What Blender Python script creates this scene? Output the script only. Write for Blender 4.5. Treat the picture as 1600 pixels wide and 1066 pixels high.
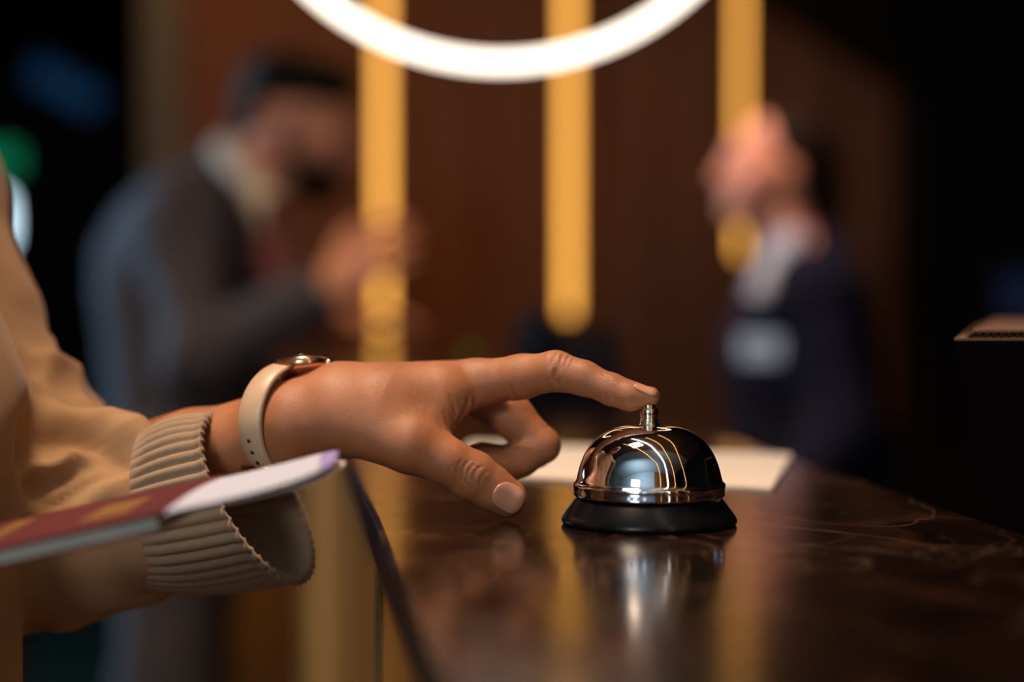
import bpy, bmesh, math
import numpy as np
from mathutils import Vector, Matrix
from mathutils.bvhtree import BVHTree

# ------------------------------------------------------------------ clearing
for o in list(bpy.data.objects):
    bpy.data.objects.remove(o, do_unlink=True)
SC = bpy.context.scene
COL = SC.collection

# ------------------------------------------------------------------ camera
F = 2889.0                                  # focal length in pixels of the 1600 x 1066 frame
TH = math.atan(83.0 / F)                    # slight downward pitch
ZC = 1.10                                   # height of the countertop
CAMZ = ZC + 0.1146
cam_data = bpy.data.cameras.new('camera')
cam = bpy.data.objects.new('camera', cam_data)
COL.objects.link(cam)
cam.location = (0, 0, CAMZ)
cam.rotation_euler = (math.pi / 2 - TH, 0, 0)
cam_data.sensor_width = 36.0
cam_data.lens = F * 36.0 / 1600.0
cam_data.clip_start = 0.02
cam_data.clip_end = 60
cam_data.dof.use_dof = True
cam_data.dof.focus_distance = 0.895
cam_data.dof.aperture_fstop = 65.0 / 28.0
SC.camera = cam

# ------------------------------------------------------------------ world, exposure
SC.view_settings.view_transform = 'Standard'
SC.view_settings.look = 'None'
SC.view_settings.gamma = 1
SC.view_settings.use_curve_mapping = False
SC.view_settings.exposure = 0.0
world = bpy.data.worlds.new('world')
SC.world = world
world.use_nodes = True
world.node_tree.nodes['Background'].inputs[0].default_value = (0.006, 0.006, 0.008, 1)
world.node_tree.nodes['Background'].inputs[1].default_value = 0.3
try:
    SC.cycles.use_denoising = True
    SC.cycles.sample_clamp_indirect = 6.0
    SC.cycles.max_bounces = 8
except Exception:
    pass

# ------------------------------------------------------------------ lights of the room, and added fill
def area(name, loc, target, sx, sy, color, power, spread=180):
    l = bpy.data.lights.new(name, 'AREA')
    l.shape = 'RECTANGLE'; l.size = sx; l.size_y = sy
    l.color = color; l.energy = power
    l.spread = math.radians(spread)
    o = bpy.data.objects.new(name, l); COL.objects.link(o)
    o.location = loc
    d = Vector(target) - Vector(loc)
    o.rotation_euler = d.to_track_quat('-Z', 'Y').to_euler()
    return o

# ceiling spot panel of the lobby above the guest: the key on hand and sleeves
area('lobby_ceiling_light', (-0.42, 0.85, 2.95), (-0.10, 0.95, 1.12), 0.40, 0.40, (1.0, 0.74, 0.54), 3.9, 50)
# daylight through the lobby windows far behind on the left (cool)
area('lobby_window_light', (-3.85, 4.9, 1.8), (-0.6, 3.3, 1.0), 1.2, 1.8, (0.42, 0.76, 1.0), 26, 50)
area('back_fill_light', (-1.5, -2.3, 2.3), (-0.2, 1.0, 1.2), 0.8, 0.5, (0.95, 0.90, 0.86), 5, 70)  # added fill from behind the camera, for shirt and hand
# added light, brightens the blue-grey wall that the dome mirrors
area('back_wall_fill', (-0.9, -0.7, 2.0), (-1.1, -2.6, 2.9), 1.4, 0.3, (0.80, 0.93, 1.0), 55, 150)
# warm downlights on the wooden wall
area('wall_washer_light', (-0.45, 4.45, 3.12), (-0.45, 4.9, 1.6), 1.7, 0.12, (1.0, 0.44, 0.10), 16, 130)
# added warm fill for the counter front and the faces at the reception
area('front_fill_light', (-1.15, 1.9, 3.1), (-0.35, 2.6, 0.5), 0.4, 0.4, (1.0, 0.62, 0.27), 8, 60)
area('face_fill_light', (0.05, 2.75, 2.7), (0.36, 3.25, 1.42), 0.25, 0.25, (1.0, 0.62, 0.46), 4.2, 58)

# ------------------------------------------------------------------ geometry helpers
cT, sT = math.cos(TH), math.sin(TH)
FW = np.array([0, cT, -sT]); RT = np.array([1.0, 0, 0]); UP = np.array([0, sT, cT])
CAM = np.array([0, 0, CAMZ])

def P(px, py, d):
    """a point of the place seen at a pixel, d metres in front of the camera"""
    return CAM + d * (FW + (px - 800.0) / F * RT + (533.0 - py) / F * UP)

def C(px, py, z=ZC):
    """the point of a level surface seen at a pixel"""
    r = FW + (px - 800.0) / F * RT + (533.0 - py) / F * UP
    t = (z - CAMZ) / r[2]
    return CAM + t * r

def tag(o, label=None, cat=None, group=None, kind=None):
    if label: o['label'] = label
    if cat: o['category'] = cat
    if group: o['group'] = group
    if kind: o['kind'] = kind
    return o

def empty(name, loc=(0, 0, 0), rz=0):
    o = bpy.data.objects.new(name, None); COL.objects.link(o)
    o.location = loc; o.rotation_euler = (0, 0, rz); o.empty_display_size = 0.05
    return o

def mesh_obj(name, verts, faces, mat=None, parent=None, smooth=True):
    """verts are world coordinates; a parent Empty without rotation is subtracted"""
    me = bpy.data.meshes.new(name)
    v = np.asarray(verts, dtype=float)
    off = np.zeros(3)
    p = parent
    while p is not None:
        off = off + np.array(p.location); p = p.parent
    v = v - off
    me.from_pydata(v.tolist(), [], [list(map(int, f)) for f in faces] if not isinstance(faces, np.ndarray) else faces.tolist())
    me.update()
    if smooth:
        me.polygons.foreach_set('use_smooth', [True] * len(me.polygons))
    o = bpy.data.objects.new(name, me); COL.objects.link(o)
    if mat: me.materials.append(mat)
    if parent is not None: o.parent = parent
    return o

def bm_obj(name, bm, mat=None, parent=None, smooth=False):
    bmesh.ops.recalc_face_normals(bm, faces=bm.faces)
    me = bpy.data.meshes.new(name); bm.to_mesh(me); bm.free()
    if smooth: me.polygons.foreach_set('use_smooth', [True] * len(me.polygons))
    o = bpy.data.objects.new(name, me); COL.objects.link(o)
    if mat: me.materials.append(mat)
    if parent is not None:
        o.parent = parent
        off = Vector((0, 0, 0)); p = parent
        while p is not None:
            off += p.location; p = p.parent
        for vv in me.vertices: vv.co -= off
    return o

def box(bm, x0, x1, y0, y1, z0, z1, bev=0.0):
    r = bmesh.ops.create_cube(bm, size=1)
    vs = r['verts']
    for v in vs:
        v.co = Vector((x0 + (v.co.x + .5) * (x1 - x0), y0 + (v.co.y + .5) * (y1 - y0), z0 + (v.co.z + .5) * (z1 - z0)))
    if bev > 0:
        es = list({e for v in vs for e in v.link_edges})
        bmesh.ops.bevel(bm, geom=es, offset=bev, segments=3, affect='EDGES', profile=0.5)

def prism(bm, poly, z0, z1, bev=0.0):
    """vertical prism over a list of (x, y)"""
    b = [bm.verts.new((p[0], p[1], z0)) for p in poly]
    t = [bm.verts.new((p[0], p[1], z1)) for p in poly]
    n = len(poly)
    fs = [bm.faces.new(b[::-1]), bm.faces.new(t)]
    for i in range(n):
        fs.append(bm.faces.new([b[i], b[(i + 1) % n], t[(i + 1) % n], t[i]]))
    if bev > 0:
        es = list({e for f in fs for e in f.edges})
        bmesh.ops.bevel(bm, geom=es, offset=bev, segments=4, affect='EDGES', profile=0.5)

def lathe(name, prof, mat, parent, center, n=96, close=True):
    """prof: list of (r, z) from bottom to top"""
    vs, fs = [], []
    m = len(prof)
    for i in range(n):
        a = 2 * math.pi * i / n
        for r, z in prof:
            vs.append((center[0] + r * math.cos(a), center[1] + r * math.sin(a), center[2] + z))
    for i in range(n):
        j = (i + 1) % n
        for k in range(m - 1):
            fs.append((i * m + k, j * m + k, j * m + k + 1, i * m + k + 1))
    if close:
        if prof[0][0] > 1e-6: fs.append([i * m for i in range(n)][::-1])
        if prof[-1][0] > 1e-6: fs.append([i * m + m - 1 for i in range(n)])
    return mesh_obj(name, vs, fs, mat, parent)

def spline(pts, n):
    """Catmull-Rom through points of any dimension, n samples per span"""
    p = np.asarray(pts, float)
    p = np.vstack([2 * p[0] - p[1], p, 2 * p[-1] - p[-2]])
    out = []
    for i in range(1, len(p) - 2):
        for k in range(n):
            t = k / n
            out.append(0.5 * ((2 * p[i]) + (-p[i-1] + p[i+1]) * t + (2*p[i-1] - 5*p[i] + 4*p[i+1] - p[i+2]) * t**2 + (-p[i-1] + 3*p[i] - 3*p[i+1] + p[i+2]) * t**3))
    out.append(p[-2])
    return np.array(out)

def tube(pts, r, n=12, closed=False):
    pts = np.asarray(pts, float); m = len(pts)
    vs, fs = [], []
    prev = None
    for i in range(m):
        if closed: t = pts[(i + 1) % m] - pts[i - 1]
        else: t = pts[min(i + 1, m - 1)] - pts[max(i - 1, 0)]
        t = t / np.linalg.norm(t)
        if prev is None:
            u = np.cross(t, [0.3, 0.2, 1.0]); u /= np.linalg.norm(u)
        else:
            u = prev - t * np.dot(prev, t); u /= np.linalg.norm(u)
        prev = u; w = np.cross(t, u)
        rr = r[i] if hasattr(r, '__len__') else r
        for k in range(n):
            a = 2 * math.pi * k / n
            vs.append(pts[i] + rr * (math.cos(a) * u + math.sin(a) * w))
    for i in range(m if closed else m - 1):
        j = (i + 1) % m
        for k in range(n):
            l = (k + 1) % n
            fs.append((i * n + k, i * n + l, j * n + l, j * n + k))
    if not closed:
        fs.append(list(range(n))[::-1]); fs.append([(m - 1) * n + k for k in range(n)])
    return vs, fs

# ------------------------------------------------------------------ solid modelling with distance fields
class Field:
    def __init__(s, voxel):
        s.h = voxel; s.p = []
    def cone(s, a, b, ra, rb, k=0.004, n=None, sq=1.0, sub=False):
        s.p.append(('c', np.asarray(a, float), np.asarray(b, float), ra, rb, k, None if n is None else np.asarray(n, float) / np.linalg.norm(n), sq, sub)); return s
    def chain(s, pts, rs, k=0.004, n=None, sq=1.0):
        for i in range(len(pts) - 1): s.cone(pts[i], pts[i + 1], rs[i], rs[i + 1], k, n, sq)
        return s
    def ell(s, c, r, R=None, k=0.004, sub=False):
        s.p.append(('e', np.asarray(c, float), np.asarray(r, float), R if R is not None else np.eye(3), None, k, None, 1.0, sub)); return s
    def mesh(s):
        lo = np.array([1e9] * 3); hi = -lo
        bbs = []
        for q in s.p:
            m = q[5] + 3 * s.h
            if q[0] == 'c':
                R = max(q[3], q[4]) / min(1.0, q[7]) + m
                l = np.minimum(q[1], q[2]) - R; u = np.maximum(q[1], q[2]) + R
            else:
                R = max(q[2]) + m
                l = q[1] - R; u = q[1] + R
            bbs.append((l, u))
            if not q[8]: lo = np.minimum(lo, l); hi = np.maximum(hi, u)
        n = np.ceil((hi - lo) / s.h).astype(int) + 1
        G = np.full(n, 1.0, dtype=np.float32)
        ax = [lo[i] + s.h * np.arange(n[i]) for i in range(3)]
        for q, (l, u) in zip(s.p, bbs):
            i0 = np.clip(np.floor((l - lo) / s.h).astype(int), 0, n); i1 = np.clip(np.ceil((u - lo) / s.h).astype(int) + 1, 0, n)
            if np.any(i1 <= i0): continue
            X = ax[0][i0[0]:i1[0]][:, None, None].astype(np.float32); Y = ax[1][i0[1]:i1[1]][None, :, None].astype(np.float32); Z = ax[2][i0[2]:i1[2]][None, None, :].astype(np.float32)
            if q[0] == 'c':
                a, b, ra, rb, k, nn, sq, sub = q[1:]
                ba = b - a; L = max(float(ba @ ba), 1e-12)
                t = np.clip(((X - a[0]) * ba[0] + (Y - a[1]) * ba[1] + (Z - a[2]) * ba[2]) / L, 0, 1)
                dx = X - a[0] - t * ba[0]; dy = Y - a[1] - t * ba[1]; dz = Z - a[2] - t * ba[2]
                d2 = dx * dx + dy * dy + dz * dz
                if nn is not None:
                    dn = dx * nn[0] + dy * nn[1] + dz * nn[2]
                    d2 = d2 + dn * dn * (sq * sq - 1)
                d = np.sqrt(d2) - (ra + (rb - ra) * t)
            else:
                c, r, R, _, k, _, _, sub = q[1:]
                dx = X - c[0]; dy = Y - c[1]; dz = Z - c[2]
                e = [(dx * R[0][j] + dy * R[1][j] + dz * R[2][j]) / r[j] for j in range(3)]
                l0 = np.sqrt(e[0]**2 + e[1]**2 + e[2]**2)
                g = np.sqrt((e[0] / r[0])**2 + (e[1] / r[1])**2 + (e[2] / r[2])**2) + 1e-9
                d = l0 * (l0 - 1) / g
            S = G[i0[0]:i1[0], i0[1]:i1[1], i0[2]:i1[2]]
            if sub:
                hh = np.maximum(k - np.abs(S + d), 0) / k
                S[...] = np.maximum(S, -d) + hh * hh * k * 0.25
            else:
                hh = np.maximum(k - np.abs(S - d), 0) / k
                S[...] = np.minimum(S, d) - hh * hh * k * 0.25
        return nets(G, lo, s.h)

def nets(G, lo, h):
    ins = G < 0
    nx, ny, nz = G.shape
    cnt = np.zeros((nx - 1, ny - 1, nz - 1), np.int8)
    for a in (0, 1):
        for b in (0, 1):
            for c in (0, 1):
                cnt += ins[a:nx - 1 + a, b:ny - 1 + b, c:nz - 1 + c]
    I, J, K = np.nonzero((cnt > 0) & (cnt < 8))
    idx = np.full(cnt.shape, -1, np.int64); idx[I, J, K] = np.arange(len(I))
    acc = np.zeros((len(I), 3)); num = np.zeros(len(I))
    cs = [(a, b, c) for a in (0, 1) for b in (0, 1) for c in (0, 1)]
    for p in cs:
        for ax in range(3):
            if p[ax] == 1: continue
            q = list(p); q[ax] = 1
            g0 = G[I + p[0], J + p[1], K + p[2]]; g1 = G[I + q[0], J + q[1], K + q[2]]
            m = (g0 < 0) != (g1 < 0)
            t = np.where(m, g0 / np.where(m, g0 - g1, 1), 0)
            pos = np.tile(np.array(p, float), (len(I), 1)); pos[:, ax] += t
            acc += pos * m[:, None]; num += m
    V = lo + h * (np.stack([I, J, K], 1) + acc / num[:, None])
    faces = []
    # x edges
    for ax in range(3):
        sl0 = [slice(None)] * 3; sl1 = [slice(None)] * 3
        sl0[ax] = slice(0, -1); sl1[ax] = slice(1, None)
        a = ins[tuple(sl0)]; b = ins[tuple(sl1)]
        E = np.stack(np.nonzero(a != b), 1)
        o1, o2 = (ax + 1) % 3, (ax + 2) % 3
        E = E[(E[:, o1] > 0) & (E[:, o2] > 0) & (E[:, o1] < G.shape[o1] - 1) & (E[:, o2] < G.shape[o2] - 1)]
        d1 = np.zeros(3, int); d1[o1] = 1
        d2 = np.zeros(3, int); d2[o2] = 1
        c = [E - d1 - d2, E - d2, E, E - d1]
        q = np.stack([idx[x[:, 0], x[:, 1], x[:, 2]] for x in c], 1)
        flip = ~a[E[:, 0], E[:, 1], E[:, 2]]
        q[flip] = q[flip][:, ::-1]
        faces.append(q)
    return V, np.concatenate(faces)

def join(parts):
    V, Fs, n = [], [], 0
    for v, f in parts:
        V.append(np.asarray(v)); Fs += [list(np.asarray(q) + n) for q in f]; n += len(v)
    return np.vstack(V), Fs

def vnormals(V, Fq):
    Fq = np.asarray(Fq)
    n = np.cross(V[Fq[:, 2]] - V[Fq[:, 0]], V[Fq[:, 3]] - V[Fq[:, 1]])
    N = np.zeros_like(V)
    for k in range(4): np.add.at(N, Fq[:, k], n)
    return N / (np.linalg.norm(N, axis=1)[:, None] + 1e-12)

# ------------------------------------------------------------------ materials
def mat(name, col, rough=0.5, metal=0.0, spec=0.5, emit=None, estr=1.0, noise=None, bump=None, sss=0.0, coat=0.0, sheen=0.0):
    m = bpy.data.materials.new(name); m.use_nodes = True
    nt = m.node_tree; b = nt.nodes['Principled BSDF']
    b.inputs['Base Color'].default_value = (*col, 1)
    b.inputs['Roughness'].default_value = rough
    b.inputs['Metallic'].default_value = metal
    b.inputs['Specular IOR Level'].default_value = spec
    if sss:
        b.inputs['Subsurface Weight'].default_value = sss
        b.inputs['Subsurface Radius'].default_value = (1.0, 0.35, 0.2)
        b.inputs['Subsurface Scale'].default_value = 0.006
    if coat: b.inputs['Coat Weight'].default_value = coat
    if sheen: b.inputs['Sheen Weight'].default_value = sheen
    if emit is not None:
        b.inputs['Emission Color'].default_value = (*emit, 1); b.inputs['Emission Strength'].default_value = estr
    tc = nt.nodes.new('ShaderNodeTexCoord')
    if noise:       # (scale, second colour, detail, stretch)
        mp = nt.nodes.new('ShaderNodeMapping'); mp.inputs['Scale'].default_value = noise[3] if len(noise) > 3 else (1, 1, 1)
        nz = nt.nodes.new('ShaderNodeTexNoise'); nz.inputs['Scale'].default_value = noise[0]; nz.inputs['Detail'].default_value = noise[2]
        rp = nt.nodes.new('ShaderNodeValToRGB')
        rp.color_ramp.elements[0].position = 0.35; rp.color_ramp.elements[1].position = 0.68
        rp.color_ramp.elements[0].color = (*col, 1); rp.color_ramp.elements[1].color = (*noise[1], 1)
        nt.links.new(tc.outputs['Object'], mp.inputs[0]); nt.links.new(mp.outputs[0], nz.inputs['Vector'])
        nt.links.new(nz.outputs['Fac'], rp.inputs[0]); nt.links.new(rp.outputs[0], b.inputs['Base Color'])
    if bump:        # (scale, strength, distance)
        nz = nt.nodes.new('ShaderNodeTexNoise'); nz.inputs['Scale'].default_value = bump[0]; nz.inputs['Detail'].default_value = 4
        bp = nt.nodes.new('ShaderNodeBump'); bp.inputs['Strength'].default_value = bump[1]; bp.inputs['Distance'].default_value = bump[2]
        nt.links.new(tc.outputs['Object'], nz.inputs['Vector']); nt.links.new(nz.outputs['Fac'], bp.inputs['Height'])
        nt.links.new(bp.outputs[0], b.inputs['Normal'])
    return m

def marble():
    m = bpy.data.materials.new('dark_brown_marble'); m.use_nodes = True
    nt = m.node_tree; N = nt.nodes; L = nt.links; b = N['Principled BSDF']
    tc = N.new('ShaderNodeTexCoord')
    n1 = N.new('ShaderNodeTexNoise'); n1.inputs['Scale'].default_value = 14; n1.inputs['Detail'].default_value = 8; n1.inputs['Distortion'].default_value = 1.4
    r1 = N.new('ShaderNodeValToRGB')
    e = r1.color_ramp.elements
    e[0].position = 0.34; e[0].color = (0.005, 0.0025, 0.0018, 1)
    e[1].position = 0.70; e[1].color = (0.042, 0.018, 0.009, 1)
    x = r1.color_ramp.elements.new(0.55); x.color = (0.014, 0.006, 0.0035, 1)
    L.new(tc.outputs['Object'], n1.inputs['Vector']); L.new(n1.outputs['Fac'], r1.inputs[0])
    def vein(scale, dist, wd, seed):
        mp = N.new('ShaderNodeMapping'); mp.inputs['Location'].default_value = (seed, seed * .7, 0); mp.inputs['Rotation'].default_value = (0, 0, seed * 1.3)
        mp.inputs['Scale'].default_value = (1, 0.55, 1)
        nz = N.new('ShaderNodeTexNoise'); nz.inputs['Scale'].default_value = scale; nz.inputs['Detail'].default_value = 6; nz.inputs['Distortion'].default_value = dist
        sb = N.new('ShaderNodeMath'); sb.operation = 'SUBTRACT'; sb.inputs[1].default_value = 0.5
        ab = N.new('ShaderNodeMath'); ab.operation = 'ABSOLUTE'
        mr = N.new('ShaderNodeMapRange'); mr.inputs['From Min'].default_value = 0; mr.inputs['From Max'].default_value = wd; mr.inputs['To Min'].default_value = 1; mr.inputs['To Max'].default_value = 0
        L.new(tc.outputs['Object'], mp.inputs[0]); L.new(mp.outputs[0], nz.inputs['Vector']); L.new(nz.outputs['Fac'], sb.inputs[0]); L.new(sb.outputs[0], ab.inputs[0]); L.new(ab.outputs[0], mr.inputs['Value'])
        return mr.outputs[0]
    v1 = vein(6, 0.9, 0.006, 2.3); v2 = vein(12, 1.5, 0.010, 7.1)
    n3 = N.new('ShaderNodeTexNoise'); n3.inputs['Scale'].default_value = 5
    r3 = N.new('ShaderNodeMapRange'); r3.inputs['From Min'].default_value = 0.42; r3.inputs['From Max'].default_value = 0.62
    L.new(tc.outputs['Object'], n3.inputs['Vector']); L.new(n3.outputs['Fac'], r3.inputs['Value'])
    m2 = N.new('ShaderNodeMath'); m2.operation = 'MULTIPLY'; L.new(v2, m2.inputs[0]); L.new(r3.outputs[0], m2.inputs[1])
    mx = N.new('ShaderNodeMath'); mx.operation = 'MAXIMUM'; L.new(v1, mx.inputs[0]); L.new(m2.outputs[0], mx.inputs[1])
    sc = N.new('ShaderNodeMath'); sc.operation = 'MULTIPLY'; sc.inputs[1].default_value = 0.26; L.new(mx.outputs[0], sc.inputs[0])
    mix = N.new('ShaderNodeMix'); mix.data_type = 'RGBA'
    L.new(sc.outputs[0], mix.inputs['Factor']); L.new(r1.outputs[0], mix.inputs[6]); mix.inputs[7].default_value = (0.30, 0.17, 0.09, 1)
    L.new(mix.outputs[2], b.inputs['Base Color'])
    b.inputs['Specular IOR Level'].default_value = 0.36
    nb = N.new('ShaderNodeTexNoise'); nb.inputs['Scale'].default_value = 60; nb.inputs['Detail'].default_value = 3
    rr = N.new('ShaderNodeMapRange'); rr.inputs['To Min'].default_value = 0.10; rr.inputs['To Max'].default_value = 0.19
    L.new(tc.outputs['Object'], nb.inputs['Vector']); L.new(nb.outputs['Fac'], rr.inputs['Value']); L.new(rr.outputs[0], b.inputs['Roughness'])
    bp = N.new('ShaderNodeBump'); bp.inputs['Strength'].default_value = 0.05; bp.inputs['Distance'].default_value = 0.001
    L.new(nb.outputs['Fac'], bp.inputs['Height']); L.new(bp.outputs[0], b.inputs['Normal'])
    return m

def skin(name, c0, c1, fine=True, rough=0.5):
    m = bpy.data.materials.new(name); m.use_nodes = True
    nt = m.node_tree; N = nt.nodes; L = nt.links; b = N['Principled BSDF']
    tc = N.new('ShaderNodeTexCoord')
    n1 = N.new('ShaderNodeTexNoise'); n1.inputs['Scale'].default_value = 45; n1.inputs['Detail'].default_value = 5
    r1 = N.new('ShaderNodeValToRGB'); r1.color_ramp.elements[0].position = 0.3; r1.color_ramp.elements[1].position = 0.7
    r1.color_ramp.elements[0].color = (*c0, 1); r1.color_ramp.elements[1].color = (*c1, 1)
    L.new(tc.outputs['Object'], n1.inputs['Vector']); L.new(n1.outputs['Fac'], r1.inputs[0]); L.new(r1.outputs[0], b.inputs['Base Color'])
    b.inputs['Roughness'].default_value = rough
    b.inputs['Subsurface Weight'].default_value = 0.25
    b.inputs['Subsurface Radius'].default_value = (1.0, 0.3, 0.15)
    b.inputs['Subsurface Scale'].default_value = 0.004
    if fine:
        v = N.new('ShaderNodeTexVoronoi'); v.feature = 'DISTANCE_TO_EDGE'; v.inputs['Scale'].default_value = 900
        dn = N.new('ShaderNodeTexNoise'); dn.inputs['Scale'].default_value = 180; dn.inputs['Detail'].default_value = 3
        mp = N.new('ShaderNodeMapping'); mp.inputs['Scale'].default_value = (0.75, 1, 1.25); mp.inputs['Rotation'].default_value = (0.2, 0.5, 0)
        L.new(tc.outputs['Object'], mp.inputs[0]); L.new(mp.outputs[0], v.inputs['Vector']); L.new(tc.outputs['Object'], dn.inputs['Vector'])
        mr = N.new('ShaderNodeMapRange'); mr.inputs['From Max'].default_value = 0.15; L.new(v.outputs['Distance'], mr.inputs['Value'])
        ad = N.new('ShaderNodeMath'); ad.operation = 'ADD'; L.new(mr.outputs[0], ad.inputs[0]); L.new(dn.outputs['Fac'], ad.inputs[1])
        bp = N.new('ShaderNodeBump'); bp.inputs['Strength'].default_value = 0.3; bp.inputs['Distance'].default_value = 0.00025
        L.new(ad.outputs[0], bp.inputs['Height']); L.new(bp.outputs[0], b.inputs['Normal'])
    return m

M_MARBLE = marble()
M_SKIN = skin('brown_skin', (0.31, 0.108, 0.040), (0.41, 0.158, 0.064))
M_NAIL = mat('fingernail', (0.54, 0.25, 0.155), 0.26, spec=0.6, sss=0.1)
M_SKIN2 = skin('light_skin', (0.52, 0.22, 0.14), (0.60, 0.28, 0.19), False)
M_CHROME = mat('polished_chrome', (0.86, 0.85, 0.86), 0.035, 1.0)
M_NICKEL = mat('nickel', (0.78, 0.68, 0.52), 0.14, 1.0)
M_BLACKENAMEL = mat('black_enamel', (0.004, 0.004, 0.005), 0.24, 0.0, 0.25)
M_SHIRT = mat('tan_cotton', (0.33, 0.185, 0.088), 0.9, spec=0.2, noise=(30, (0.39, 0.225, 0.11), 4), bump=(900, 0.25, 0.0006), sheen=0.1)
M_RIB = mat('ribbed_tan_knit', (0.30, 0.20, 0.12), 0.9, bump=(900, 0.4, 0.0006), sheen=0.1)
M_TROUSER = mat('dark_trouser_cloth', (0.05, 0.04, 0.035), 0.9)
M_STRAP = mat('beige_strap', (0.56, 0.38, 0.24), 0.42)
M_ROSE = mat('rose_gold', (0.85, 0.50, 0.30), 0.22, 1.0)
M_GLASS = mat('dark_watch_glass', (0.02, 0.015, 0.015), 0.08)
M_PASS = mat('burgundy_cover', (0.105, 0.010, 0.012), 0.5, bump=(1500, 0.3, 0.0003))
M_GOLD = mat('gold_foil', (0.55, 0.30, 0.10), 0.4, 0.8)
M_PAGES = mat('passport_pages', (0.36, 0.38, 0.33), 0.8, noise=(600, (0.24, 0.26, 0.24), 2, (0.05, 0.05, 3)))
M_PAPER = mat('white_paper', (0.52, 0.54, 0.64), 0.8)
M_LILAC = mat('lilac_print', (0.32, 0.25, 0.52), 0.8)
M_SHEET = mat('cream_sheet', (0.80, 0.68, 0.56), 0.75)
M_WOOD = mat('warm_wood_panel', (0.13, 0.038, 0.005), 0.6, noise=(3.0, (0.20, 0.066, 0.009), 6, (6, 6, 0.4)))
M_BRASS = mat('brushed_brass_panel', (0.36, 0.165, 0.042), 0.7, 0.0, spec=0.01, noise=(2.0, (0.27, 0.12, 0.032), 4))
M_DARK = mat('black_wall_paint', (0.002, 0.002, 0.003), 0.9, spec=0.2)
M_GREYW = mat('grey_plaster', (0.13, 0.13, 0.12), 0.8)
M_BLUEW = mat('blue_grey_plaster', (0.26, 0.33, 0.38), 0.7)
M_CEIL = mat('dark_brown_ceiling', (0.12, 0.06, 0.05), 0.6)
M_FLOOR = mat('polished_floor', (0.10, 0.075, 0.045), 0.3, noise=(2, (0.07, 0.05, 0.03), 3))
M_DESK = mat('dark_desk', (0.012, 0.008, 0.007), 0.5)
M_SUIT = mat('grey_suit_wool', (0.060, 0.058, 0.078), 0.95, spec=0.2, noise=(200, (0.045, 0.044, 0.060), 2))
M_NAVY = mat('navy_wool', (0.005, 0.007, 0.024), 0.95, spec=0.2)
M_WHITE = mat('white_shirt', (0.60, 0.52, 0.46), 0.8)
M_WHITE2 = mat('pale_blue_blouse', (0.30, 0.37, 0.48), 0.9)
M_TIE = mat('dark_red_tie', (0.10, 0.008, 0.008), 0.6)
M_HAIR = mat('black_hair', (0.006, 0.005, 0.005), 0.75, spec=0.15)
M_HAIR2 = mat('dark_brown_hair', (0.012, 0.005, 0.004), 0.75, spec=0.15)
M_EYE = mat('dark_eye', (0.02, 0.015, 0.012), 0.2)
M_SHOE = mat('black_leather', (0.01, 0.009, 0.009), 0.3)
M_BADGE = mat('pale_badge', (0.42, 0.66, 1.0), 0.5)
M_CARD = mat('kraft_cardboard', (0.20, 0.11, 0.07), 1.0, spec=0.05)
M_DKCARD = mat('dark_card', (0.004, 0.002, 0.0025), 1.0, spec=0.04)
M_PHONE = mat('navy_plastic', (0.004, 0.006, 0.018), 0.9, spec=0.1)
M_PLATE = mat('black_metal', (0.01, 0.01, 0.01), 0.4, 0.6)

def emis(name, col, s):
    return mat(name, (0, 0, 0), 0.5, emit=col, estr=s)
E_STRIP = emis('warm_tube_glow', (1.0, 0.44, 0.075), 2.7)
E_LINE = emis('warm_line_glow', (1.0, 0.50, 0.14), 3.5)
E_LINEW = emis('white_line_glow', (1.0, 0.88, 0.74), 6.0)
E_RING = emis('ring_glow', (1.0, 0.86, 0.70), 3.2)
E_GREEN = emis('green_sign_glow', (0.0, 0.22, 0.09), 0.8)
E_COOL = emis('cool_lamp_glow', (0.62, 0.85, 1.0), 3.0)
E_BLUE = emis('blue_panel_glow', (0.002, 0.035, 0.10), 0.5)
E_BLUE2 = emis('dim_blue_patch_glow', (0.003, 0.010, 0.04), 0.5)
E_WIN = emis('window_daylight', (0.62, 0.85, 1.0), 3.0)

# ------------------------------------------------------------------ the room
def struct(name, bm, m):
    o = bm_obj(name, bm, m); o['kind'] = 'structure'; return o

def room_box(name, m, *b):
    bm = bmesh.new(); box(bm, *b); return struct(name, bm, m)

XL, XR, YB, YF, ZT = -4.0, 3.0, -2.6, 7.2, 3.2
room_box('floor', M_FLOOR, XL, XR, YB, YF, -0.1, 0.0)
room_box('ceiling', M_CEIL, XL, XR, 0.3, YF, ZT, ZT + 0.1)
room_box('ceiling_lobby', M_BLUEW, XL, XR, YB, 0.299, ZT, ZT + 0.1)
room_box('wall_left', M_GREYW, XL - 0.1, XL, YB, YF, 0, ZT)
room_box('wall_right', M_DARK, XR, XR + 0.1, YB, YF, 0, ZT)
room_box('wall_behind', M_BLUEW, XL, 0.35, YB - 0.1, YB, 0, ZT)
room_box('wall_behind_wood', M_WOOD, 0.351, XR, YB - 0.1, YB, 0, ZT)
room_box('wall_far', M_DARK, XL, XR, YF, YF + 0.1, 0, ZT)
# the wooden wall with its vertical boards
D_W = 4.9
def xw(px, d=D_W): return (px - 800.0) / F * d
bm = bmesh.new()
x0, x1 = xw(288), xw(1400)
nb = 12
for i in range(nb):
    a = x0 + (x1 - x0) * i / nb; b = x0 + (x1 - x0) * (i + 1) / nb
    box(bm, a + 0.002, b - 0.002, D_W, D_W + 0.03, 0.0, ZT, 0.003)
box(bm, x0, x1, D_W + 0.03, D_W + 0.1, 0, ZT)
struct('wall_wood', bm, M_WOOD)
bm = bmesh.new(); box(bm, x0, x1, D_W - 0.03, D_W - 0.001, 0.0, 0.44, .003)
struct('baseboard_lit_gold', bm, M_BRASS)  # added brass band, imitates golden light at the wall's base
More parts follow.
